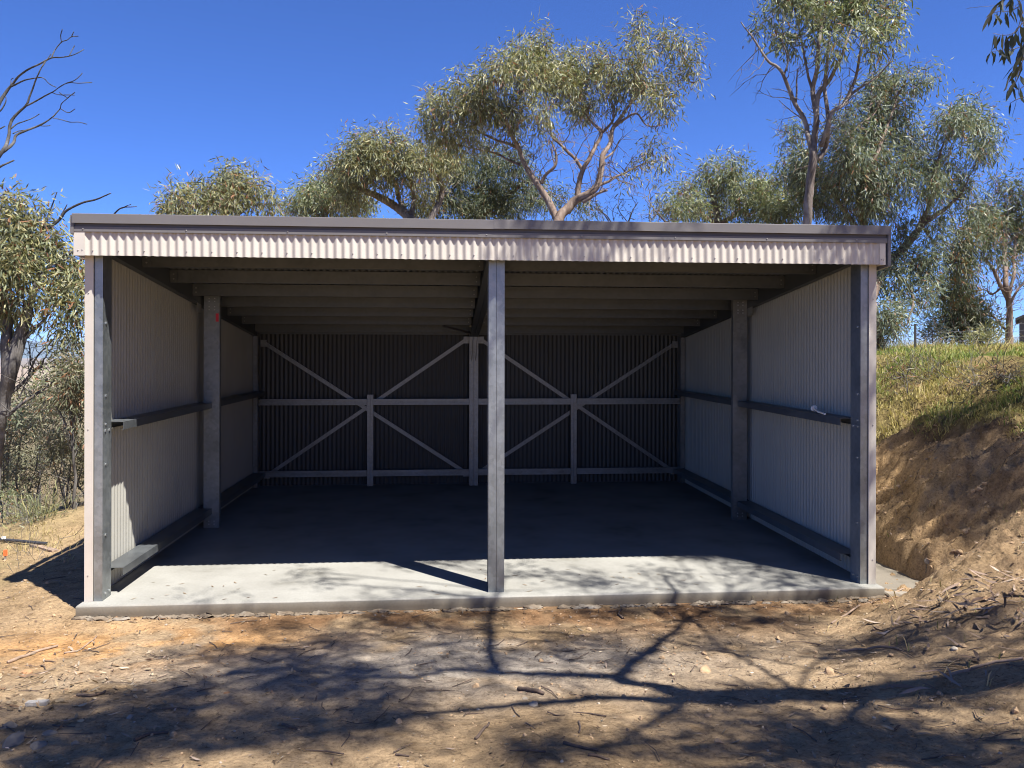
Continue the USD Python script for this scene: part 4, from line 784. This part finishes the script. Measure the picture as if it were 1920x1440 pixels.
for px, py, r in [(1690, 815, .28), (1750, 802, .34), (1815, 775, .34), (1880, 752, .34), (1850, 790, .36), (1700, 950, .28), (1780, 930, .36), (1850, 900, .36), (1810, 1000, .22), (1880, 980, .26), (1740, 870, .3), (1900, 850, .32), (1905, 690, .2), (1760, 860, .3), (1890, 890, .3)]:
    cl.append((A(px, py, rng.uniform(7, 8.6)), r * 1.1, .72))
v, f, t, tufts = foliage(cl, rng, L=.15, W=.028, per_tuft=30, tuft_r=.13, pal='olive', droop=1.0)
lm += twiggery(nodes, nr, cl, tufts, rng, 1.0) + sprigs(nodes, nr, rng, 120, 1.0)
obj('trunk', lm, 'gum_bark', yard, smooth=True)
obj('crown', (v, f), 'gum_leaf', yard, tint=t)
# its twigs in view at the top right: every leaf by itself
tw = [[(1915, 10), (1900, -8), (1885, -2), (1872, 6)], [(1915, 10), (1895, 20), (1872, 22), (1856, 26)], [(1920, 40), (1900, 62), (1880, 66), (1862, 62)], [(1920, 50), (1912, 95), (1904, 120), (1892, 150)], [(1922, 84), (1900, 92), (1876, 94), (1856, 98)],
      [(1925, 60), (1918, 110), (1910, 140), (1900, 165)], [(1918, 20), (1908, 55), (1895, 80)], [(1930, 150), (1915, 165), (1895, 170)], [(1935, 178), (1910, 185), (1893, 194)], [(1935, 40), (1928, 100), (1925, 150)]]
bm = []
for k, l in enumerate(tw):
    D0 = 5.7 + .16 * math.sin(k * 2.1)
    q = smooth_line(np.array([P(a, b, D0) for a, b in l]), 5); bm.append(tube(q, np.linspace(.004, .0016, len(q)), 4, False))
    for i in range(2, len(q), 2 if k < 7 else 4):
        for rep in range(2 if k < 7 else 1):
            base = q[i] + rng.normal(size=3) * .006
            d = unit(V3(*(rng.normal(size=2) * .35), -1) - RIGHT * .18); nrm = unit(np.cross(d, rng.normal(size=3)))
            L = rng.uniform(.085, .15); W = L * rng.uniform(.17, .24)
            lv, lf = leaf_mesh(base[None], d[None], nrm[None], L, W, np.array([[rng.uniform(-.22, .22)]]))
            obj('leaf', (lv, lf), 'gum_leaf', yard, tint=leaf_tints(1, 'dark', rng, 0) * .6)  # tint darkened so the leaves read as shaded silhouettes
obj('twigs', bm, 'gum_bark', yard, smooth=True)

# ------------------------------------------------------------------ fence, far shed, small things
FA, FB_ = P(1716, 651, 15.5), P(1960, 640, 19.0)
fence = thing('wire_fence', 'black steel fence post with thin wires along the grassy crest', 'fence', (*FA[:2], float(terrain(FA[0], FA[1]))))
for q, top in ((FA, P(1716, 614, 15.5)[2]), (FB_, P(1960, 596, 19.0)[2])):
    z0 = float(terrain(q[0], q[1])) - .3
    obj('post', frame_prism(Polygon([(-.024, -.003), (.024, -.003), (.024, .003), (.003, .003), (.003, .03), (-.003, .03), (-.003, .003), (-.024, .003)]), (q[0], q[1], z0), (q[0], q[1], max(top, z0 + .8)), (1, 0, 0)), 'picket_black', fence)
for a, b in ((626, 598), (633, 612), (641, 624)):
    obj('wire', tube(wobble(P(1716, a, 15.5), P(1960, b, 19.0), rng, 7, .0, -.012), .0028, 5), 'wire_metal', fence)
far = thing('grey_shed', 'grey shed with a sloping roof standing among trees at the far right edge', 'shed', P(1935, 640, 24.0))
a = P(1911, 642, 24.0); h1, h2 = P(1906, 598, 24)[2], P(1940, 566, 24)[2]; z0 = float(terrain(a[0], a[1])) - .5
ray = unit(V3(*(a - CAM)[:2], 0)); side = V3(ray[1], -ray[0], 0)
obj('wall', frame_prism(Polygon([(0, -z0), (0, -h1), (1.1, -h2), (3.2, -h2), (3.2, -z0)]), V3(a[0], a[1], 0), V3(a[0], a[1], 0) + ray * 4, side), 'dark_shed_cladding', far)
obj('roof', frame_prism(Polygon([(-.1, -h1 + .05), (-.1, -h1 - .02), (1.1, -h2 - .08), (3.3, -h2 - .08), (3.3, -h2 - .002), (1.1, -h2 - .002)]), V3(a[0], a[1], 0) - ray * .15, V3(a[0], a[1], 0) + ray * 4.1, side), 'dark_flashing', far)
for lab, cx, cy, r in [('dark heap of dead weeds high on the grassy bank', 1750, 720, 24), ('brown heap of dead weeds on the grassy bank nearest the shed corner', 1700, 708, 22), ('dark dead weed tangle at the right edge of the grassy bank', 1890, 715, 26), ('dry twiggy weeds at the grass edge above the cut', 1830, 735, 18)]:
    g = G(cx, cy); dd = float((g - CAM) @ fwd)
    shrub(lab, dd, [(cx + rng.uniform(-1, 1) * r * 1.2, cy - 6 + rng.uniform(-1, 1) * r * .3, r * .55, .7) for _ in range(4)], 200 + cx, 'weed', [[(cx, cy + 3, 1.2), (cx + 2, cy - 6, 1), (cx + 5, cy - r * .6, .5)]], L=.08, W=.010, per_tuft=30, tuft_r=.10, red=.3, droop=.2)
# grass on the bank and dry grass at the left: blades nobody could count
def grass_mesh(n, box_, keep, hgt, rng, cols, lean=.5, clump=.0):
    x = rng.uniform(box_[0], box_[1], n); y = rng.uniform(box_[2], box_[3], n)
    z = terrain(x, y); k = rng.random(n) < keep(x, y, z); x, y, z = x[k], y[k], z[k]; n = len(x)
    h = hgt * rng.uniform(.45, 1.3, n) * (.35 + 1.9 * fn(np.stack([x, y, 0 * x], -1), 4.2, 71) ** 1.6)
    a = rng.uniform(0, 2 * np.pi, n); tilt = np.stack([np.cos(a), np.sin(a), 0 * a], -1) * (lean * rng.uniform(.2, 1.3, n))[:, None]
    side = np.stack([-np.sin(a + .6), np.cos(a + .6), 0 * a], -1); w = (.0035 + .003 * rng.random(n))[:, None]
    b = np.stack([x, y, z - .01], -1); m = b + (tilt * .4 + [0, 0, .62]) * h[:, None]; t = b + (tilt + [0, 0, .85]) * h[:, None]
    v = np.stack([b - side * w, b + side * w, m - side * w * .8, m + side * w * .8, t], 1).reshape(-1, 3)
    f = (np.array([[0, 1, 3], [0, 3, 2], [2, 3, 4]])[None] + (np.arange(n) * 5)[:, None, None]).reshape(-1, 3)
    g = fn(np.stack([x, y, 0 * x], -1), .9, 72)
    green = sstep(.42, .62, g + .10 * (z - 2.0) + rng.normal(0, .12, n))
    c = lerp(cols[0], cols[1], green) * rng.uniform(.7, 1.3, (n, 1))
    return (v, f), np.repeat(c, 5, 0)
rng = np.random.default_rng(5)
bald = lambda x, y: sstep(.36, .54, fn(np.stack([x, y, 0 * x], -1), 1.25, 73))
gm, gt = grass_mesh(150000, (3.9, 13, -3.2, 9.5), lambda x, y, z: ground_masks(x, y, z)[0] * bald(x, y) * np.where(x > 9, .6, 1), .095, rng, ((.36, .295, .125), (.165, .215, .055)), .8)
obj('grass', gm, 'grass_blade', tint=gt, kind='stuff', label='green and straw coloured grass covering the top of the cut bank', category='grass')
gm2, gt2 = grass_mesh(2600, (3.9, 12, -2.5, 8.5), lambda x, y, z: ground_masks(x, y, z)[0] * bald(x, y), .24, rng, ((.34, .27, .14), (.26, .22, .09)), .9)
obj('tall_dry_grass', gm2, 'grass_blade', tint=gt2, kind='stuff', label='taller dry stalks standing among the bank grass', category='grass')
gm, gt = grass_mesh(14000, (-9, -4.1, -2.2, 4), lambda x, y, z: ground_masks(x, y, z)[1] * .8 * bald(x, y), .07, rng, ((.34, .27, .13), (.20, .20, .08)), .8)
obj('dry_grass', gm, 'grass_blade', tint=gt, kind='stuff', label='sparse dry grass on the sandy ground left of the shed', category='grass')
gm, gt = grass_mesh(500, (2.2, 6, -5, 2), lambda x, y, z: .5 + 0 * x, .10, rng, ((.36, .28, .15), (.20, .19, .08)), .9)
obj('stray_grass', gm, 'grass_blade', tint=gt, kind='stuff', label='stray dry grass stalks on the bare spoil at the right', category='grass')

# dry leaves, twigs and pebbles strewn over the yard
def scatter(n, dens):
    x = rng.uniform(-6.5, 6.0, n * 6); y = rng.uniform(-5.2, 2.4, n * 6)
    k = rng.random(len(x)) < dens(x, y); k &= ~((np.abs(x) < 3.93) & (y > -.145)); k &= ~((x > 3.88) & (x < 4.5) & (y > -.2) & (y < 1.4))
    x, y = x[k][:n], y[k][:n]; return x, y, terrain(x, y)
patch = lambda x, y, s: sstep(.45, .62, fn(np.stack([x, y, 0 * x], -1), s, 81))
MC, MC2 = G(1825, 1140), G(1850, 1290)
mound = lambda x, y: np.exp(-(((x - MC[0]) / .5) ** 2 + ((y - MC[1]) / .5) ** 2)) + .35 * np.exp(-(((x - MC2[0]) / .8) ** 2 + ((y - MC2[1]) / .6) ** 2))
slabline = lambda x, y: np.exp(-((y + .24) / .07) ** 2) * (np.abs(x) < 3.9)
corner = lambda x, y: np.exp(-(((x + 3.5) / .9) ** 2 + ((y + 1.75) / .55) ** 2)) + .6 * np.exp(-(((x + 3.0) / 1.2) ** 2 + ((y + 2.9) / .6) ** 2))
def litter(n, dens, L, W, cols, flat=.35):
    x, y, z = scatter(n, dens); n = len(x); a = rng.uniform(0, 2 * np.pi, n)
    d = unit(np.stack([np.cos(a), np.sin(a), rng.normal(0, flat * .5, n)], -1)); nrm = unit(np.stack([rng.normal(0, flat, n), rng.normal(0, flat, n), np.ones(n)], -1))
    b = np.stack([x, y, z + .006 + .012 * rng.random(n) + (.16 * rng.random(n) ** 1.5 * mound(x, y) if L > .1 else 0)], -1)
    LL = L * rng.uniform(.5, 1.5, n); v, f = leaf_mesh(b - d * LL[:, None] / 2, d, nrm, LL, W * rng.uniform(.6, 1.4, n), rng.uniform(-.15, .15, n)[:, None])
    v[:, 2] = np.maximum(v[:, 2], terrain(v[:, 0], v[:, 1]) + .003)
    c = np.array(cols)[rng.integers(0, len(cols), n)] * rng.uniform(.6, 1.3, (n, 1)); return (v, f), np.repeat(c, 6, 0)
LC = [(.33, .22, .13), (.40, .31, .21), (.24, .14, .08), (.30, .25, .19), (.20, .13, .09), (.44, .33, .25)]
LF = litter(6000, lambda x, y: np.clip(.25 + .5 * patch(x, y, 1.3) + .5 * slabline(x, y), 0, 1), .026, .008, LC)
obj('fine_litter', LF[0], 'dry_litter', tint=LF[1] * np.repeat(rng.choice([.22, .4, .7, 1.0], len(LF[1]) // 6), 6)[:, None], kind='stuff', label='fine bits of leaf and bark over the yard soil', category='leaf litter')
m, t = litter(1900, lambda x, y: np.clip(.05 + .55 * slabline(x, y) + .9 * mound(x, y) + .55 * corner(x, y) + .10 * patch(x, y, 1.1), 0, 1), .065, .013, LC)
obj('leaf_litter', m, 'dry_litter', tint=t * .62, kind='stuff', label='dry brown gum leaves strewn over the yard soil', category='leaf litter')
chips = lambda x, y: np.exp(-(((x - CC[0]) / .9) ** 2 + ((y - CC[1]) / .45) ** 2))
CC = G(60, 1310)
m, t = litter(1500, lambda x, y: np.clip(1.2 * chips(x, y), 0, 1), .055, .02, [(.36, .26, .15), (.44, .33, .20), (.28, .19, .11), (.50, .40, .27)], .8)
obj('bark_chips', m, 'dry_litter', tint=t * .62, kind='stuff', label='tan bark chips spread at the lower left of the yard', category='bark litter')
m, t = litter(1900, lambda x, y: np.clip(1.0 * mound(x, y), 0, 1) * (y > -3.1), .17, .02, [(.34, .24, .18), (.42, .30, .23), (.26, .17, .12), (.46, .36, .28), (.15, .11, .08)], .6)
obj('bark_litter', m, 'dry_litter', tint=t * .65, kind='stuff', label='strips of shed bark heaped on the spoil at the right', category='bark litter')
tm = []
x, y, z = scatter(520, lambda x, y: np.clip(.16 + .5 * mound(x, y) + .3 * corner(x, y) + .25 * slabline(x, y), 0, 1))
for i in range(len(x)):
    a = rng.uniform(0, 2 * np.pi); L = rng.uniform(.03, .13); d = V3(math.cos(a), math.sin(a), 0) * L; p = V3(x[i], y[i], 0)
    q = np.array([p - d, p + V3(-d[1], d[0], 0) * rng.uniform(-.2, .2), p + d]); q[:, 2] = terrain(q[:, 0], q[:, 1]) + .005 + .01 * rng.random(3)
    tm.append(tube(q, np.array([.0035, .003, .002]) * rng.uniform(.6, 1.5), 4, False))
obj('fallen_twigs', tm, 'stick_bark', kind='stuff', label='small fallen twigs strewn over the yard soil', category='twigs')
def stone(r, sub=2, sq=.6, amp=.35, seed=0):
    """A broken, angular stone: the hull of some points on a lumpy ball, its edges a little worn."""
    n = 9 + 7 * sub; p = unit(rng.normal(size=(n, 3))) * rng.uniform(1 - amp, 1.08, (n, 1))
    m = trimesh.convex.convex_hull(p)
    if sub >= 3:
        m = m.subdivide().subdivide(); trimesh.smoothing.filter_laplacian(m, iterations=2)
        m.vertices *= (1 + .14 * (fn(m.vertices + seed, 3.5, seed, 3) - .5))[:, None]
    m.vertices *= np.array([1, rng.uniform(.65, .95), sq]) * r
    m.apply_transform(trimesh.transformations.rotation_matrix(rng.uniform(0, 6.28), [0, 0, 1])); return m
for name, mt, n, r0_, r1_, dn, lab in (('pebbles', 'pale_stone', 700, .005, .016, lambda x, y: .16 + .25 * patch(x, y, .9) + .35 * corner(x, y), 'pale pebbles scattered over the yard soil'),
                                  ('gravel', 'clay_clod', 2600, .006, .016, lambda x, y: .25 + .5 * patch(x, y, 1.7), 'gritty gravel trodden into the yard soil'),
                                  ('clods', 'clay_clod', 1100, .008, .034, lambda x, y: np.clip(.05 + .9 * sstep(2.2, 4.0, x) * (y < 2.2) + .2 * patch(x, y, .7), 0, 1), 'crumbly clay clods on the yard and the cut bank')):
    x, y, z = scatter(n, dn); L = []
    for i in range(len(x)):
        r = r0_ + (r1_ - r0_) * rng.random() ** 3; m = stone(r, 1, .7, .3, i); m.apply_translation([x[i], y[i], z[i] + r * .2]); L.append(m)
    obj(name, L, mt, kind='stuff', label=lab, category=name, smooth=False)
x = rng.uniform(-3.6, 3.6, 46); y = np.abs(rng.normal(0, .55, 46)) - .05; n_ = len(x); a = rng.uniform(0, 6.28, n_)
d = np.stack([np.cos(a), np.sin(a), 0 * a], -1); v, f = leaf_mesh(np.stack([x, y, 0 * x + .004], -1), d, np.tile([[0, 0, 1.]], (n_, 1)), rng.uniform(.04, .09, n_), .012, rng.uniform(-.15, .15, n_)[:, None])
obj('slab_leaves', (v, f), 'dry_litter', tint=np.repeat(np.array(LC)[rng.integers(0, 6, n_)] * .6, 6, 0), kind='stuff', label='few dry leaves blown onto the slab', category='leaf litter')
L = []
for i in range(240):
    x = rng.uniform(4.3, 6.2); y = rng.uniform(-1.2, 3.2)
    if ground_masks(np.array([x]), np.array([y]), np.array([0.]))[0][0] > .4: continue
    r = .010 + .04 * rng.random() ** 3; m = stone(r, 2, .8, .4, i); m.apply_translation([x, y, float(terrain(x, y)) + r * .15]); L.append(m)
obj('cut_rubble', L, 'clay_clod', kind='stuff', label='broken lumps of clay loose on the cut bank face', category='rubble')
# sticks that lie apart, each its own thing
def lay(pts, r, sides=7):
    q = smooth_line(np.array([G(a, b) for a, b in pts]), 4); q = q + (np.stack([fn(q, 9, 40 + s, 2) for s in range(3)], -1) - .5) * .02
    q[:, 2] = terrain(q[:, 0], q[:, 1]) + r * .75
    return tube(q, r * (1 - .35 * np.linspace(0, 1, len(q))), sides)
for pts, r, mt, lab in [
    ([(973, 1295), (997, 1298), (1020, 1304)], .017, 'stick_bark', 'thick short broken stick lying just above the pale flat stone in mid yard'),
    ([(1056, 1396), (1085, 1403), (1122, 1410)], .010, 'stick_bark', 'long straight dark stick near the bottom edge, upper one of a pair'),
    ([(1103, 1418), (1122, 1420), (1144, 1426)], .009, 'stick_bark', 'dark stick near the bottom edge, lower one of a pair'),
    ([(890, 1388), (902, 1375), (917, 1358)], .010, 'stick_bark', 'stick pointing towards the shed near the bottom middle'),
    ([(742, 1416), (755, 1418), (768, 1420)], .007, 'stick_bark', 'small stick near the bottom edge left of the middle'),
    ([(252, 1391), (275, 1381), (314, 1376)], .012, 'stick_bark', 'bent dark stick in the lower left of the yard'),
    ([(146, 1306), (168, 1307), (199, 1299)], .012, 'stick_bark', 'dark half buried stick right of the grey timber offcut'),
    ([(15, 1244), (60, 1228), (108, 1213)], .014, 'pale_bark_strip', 'long pale bark strip lying on the sandy ground at the left'),
    ([(120, 1226), (150, 1220), (182, 1194)], .008, 'pale_bark_strip', 'thin pale bark strip running towards the left slab corner'),
    ([(1086, 1355), (1088, 1365), (1087, 1376)], .007, 'stick_bark', 'little upright lying stick above the pair of long sticks'),
    ([(960, 1325), (965, 1335), (974, 1344)], .005, 'stick_bark', 'thin curved twig below the pale flat stone'),
    ([(1168, 1161), (1160, 1152), (1165, 1144)], .012, 'stick_bark', 'dark splintered stick standing out of the soil right of the centre post'),
    ([(530, 1360), (545, 1366), (561, 1369)], .008, 'stick_bark', 'short dark stick in the left half of the yard shade'),
    ([(1570, 1221), (1640, 1215), (1690, 1221)], .010, 'pale_bark_strip', 'curved pale bark strip below the spoil heap at the right'),
    ([(1780, 1268), (1850, 1248), (1918, 1236)], .011, 'pale_bark_strip', 'long pale bark strip at the right edge of the picture'),
    ([(1560, 1170), (1660, 1120), (1800, 1040)], .010, 'pale_bark_strip', 'long bark strip lying up the edge of the spoil heap')]:
    o = obj('stick', lay(pts, r), mt, smooth=True, label=lab, category='stick')
for px, py, r, mt, sq, lab in [
    (1000, 1321, .050, 'pale_stone', .45, 'pale flat stone below the thick broken stick'), (985, 1311, .035, 'grey_stone', .5, 'grey stone leaning beside the pale flat stone'),
    (244, 1346, .040, 'pale_stone', .7, 'pale rounded stone alone in the lower left yard shade'), (95, 1377, .065, 'grey_stone', .55, 'light edged oval stone in the lower left corner shade'),
    (72, 1400, .085, 'grey_stone', .5, 'broad flat stone below the oval one in the lower left corner'), (25, 1392, .11, 'grey_stone', .5, 'largest stone in the lower left corner'),
    (15, 1362, .07, 'grey_stone', .4, 'flat slabby stone at the left edge above the largest stone'), (140, 1395, .04, 'grey_stone', .6, 'small stone right of the broad flat stone'),
    (212, 1178, .055, 'orange_stone', .5, 'orange stone lying against the slab near its left corner'), (50, 1262, .055, 'orange_stone', .55, 'bright orange clay lump among bark chips at the left'),
    (1322, 1258, .075, 'clay_clod', .75, 'rounded sandy clod at the edge of the grey cement patch'), (1555, 1262, .06, 'clay_clod', .8, 'rounded clod with a burrow like hollow in the sunny sand'),
    (1645, 1180, .06, 'clay_clod', .6, 'dark crumbly clod inside the curved branch shadow'), (1460, 1205, .035, 'pale_stone', .7, 'small pale stone on the sand before the concrete wedge'),
    (1575, 1145, .045, 'orange_stone', .6, 'brown stone in front of the right slab corner'), (1790, 1217, .035, 'pale_stone', .8, 'cream stone at the foot of the bark heap'),
    (1800, 1035, .05, 'clay_clod', .7, 'dark clod high on the spoil heap edge'), (303, 1221, .022, 'pale_stone', .6, 'small pale stone on the orange clay patch'), (425, 1300, .03, 'orange_stone', .5, 'reddish stone in the left yard shade'),
    (1738, 1052, .045, 'pale_stone', .9, 'pale stone stuck in the cut face above the apron')]:
    g = G(px, py); r *= .85; m = stone(r, 3, sq * 1.15, .34, px); m.apply_translation(g + V3(0, 0, -r * .05))
    obj('stone' if 'clod' not in lab else 'clod', m, mt, smooth=35, label=lab, category='stone' if 'clod' not in lab else 'clod')
def board(a, b, w, h, mt, name, lab, cat):
    p, q = G(*a), G(*b); d = unit(q - p); s = np.cross(d, [0, 0, 1]); s = unit(s); u = np.cross(s, d)
    m = box([0, -w / 2, 0], [np.linalg.norm(q - p), w / 2, h]); T = np.eye(4); T[:3, 0], T[:3, 1], T[:3, 2], T[:3, 3] = d, -s, u, p + u * .006; m.apply_transform(T)
    return obj(name, m, mt, label=lab, category=cat)
board((50, 1324), (90, 1322), .045, .022, 'grey_timber', 'timber_offcut', 'short grey timber offcut on the bark chips at the lower left', 'timber')
board((62, 1024), (104, 1035), .08, .02, 'pale_bark_strip', 'timber_board', 'weathered board on the sand beside the black pipe, left of the shed', 'timber')
g1, g2 = G(-12, 1017), G(88, 1025)
pt = smooth_line(np.array([g1 + V3(0, 0, .05), (g1 + g2) / 2 + V3(0, 0, .045), g2 + V3(0, 0, .04)]), 6)
obj('black_pipe', tube(pt, .02, 10), 'black_plastic', smooth=40, label='black plastic pipe lying on the sand at the left edge', category='pipe')
g = G(11, 1017); obj('white_tag', trimesh.creation.box([.05, .012, .035], transform=trimesh.transformations.translation_matrix(g + V3(0, -.05, .075))), 'white_plastic', label='small white tag on the black pipe', category='tag')
g = G(10, 1049)
mk = thing('survey_peg', 'small orange marker peg standing in the sand at the left edge', 'peg', g)
obj('stake', box(g + V3(-.008, -.008, -.05), g + V3(.008, .008, .05)), 'grey_timber', mk); obj('marker_ribbon', box(g + V3(-.016, -.016, .045), g + V3(.016, .016, .115)), 'orange_plastic', mk)

# ------------------------------------------------------------------ the air between here and the far hills
LOOK['haze_air'] = usdkit.material(stage, '/World/Looks/haze_air', {'v': ('principled_volume', {'color': (.62, .78, 1.0), 'density': HAZE, 'anisotropy': .1})}, [], volume='v.volume')
obj('haze', box([-23500, -23500, -140], [23500, 23500, 345]), 'haze_air', kind='stuff', label='faint blue haze over the plain before the far hills', category='haze')
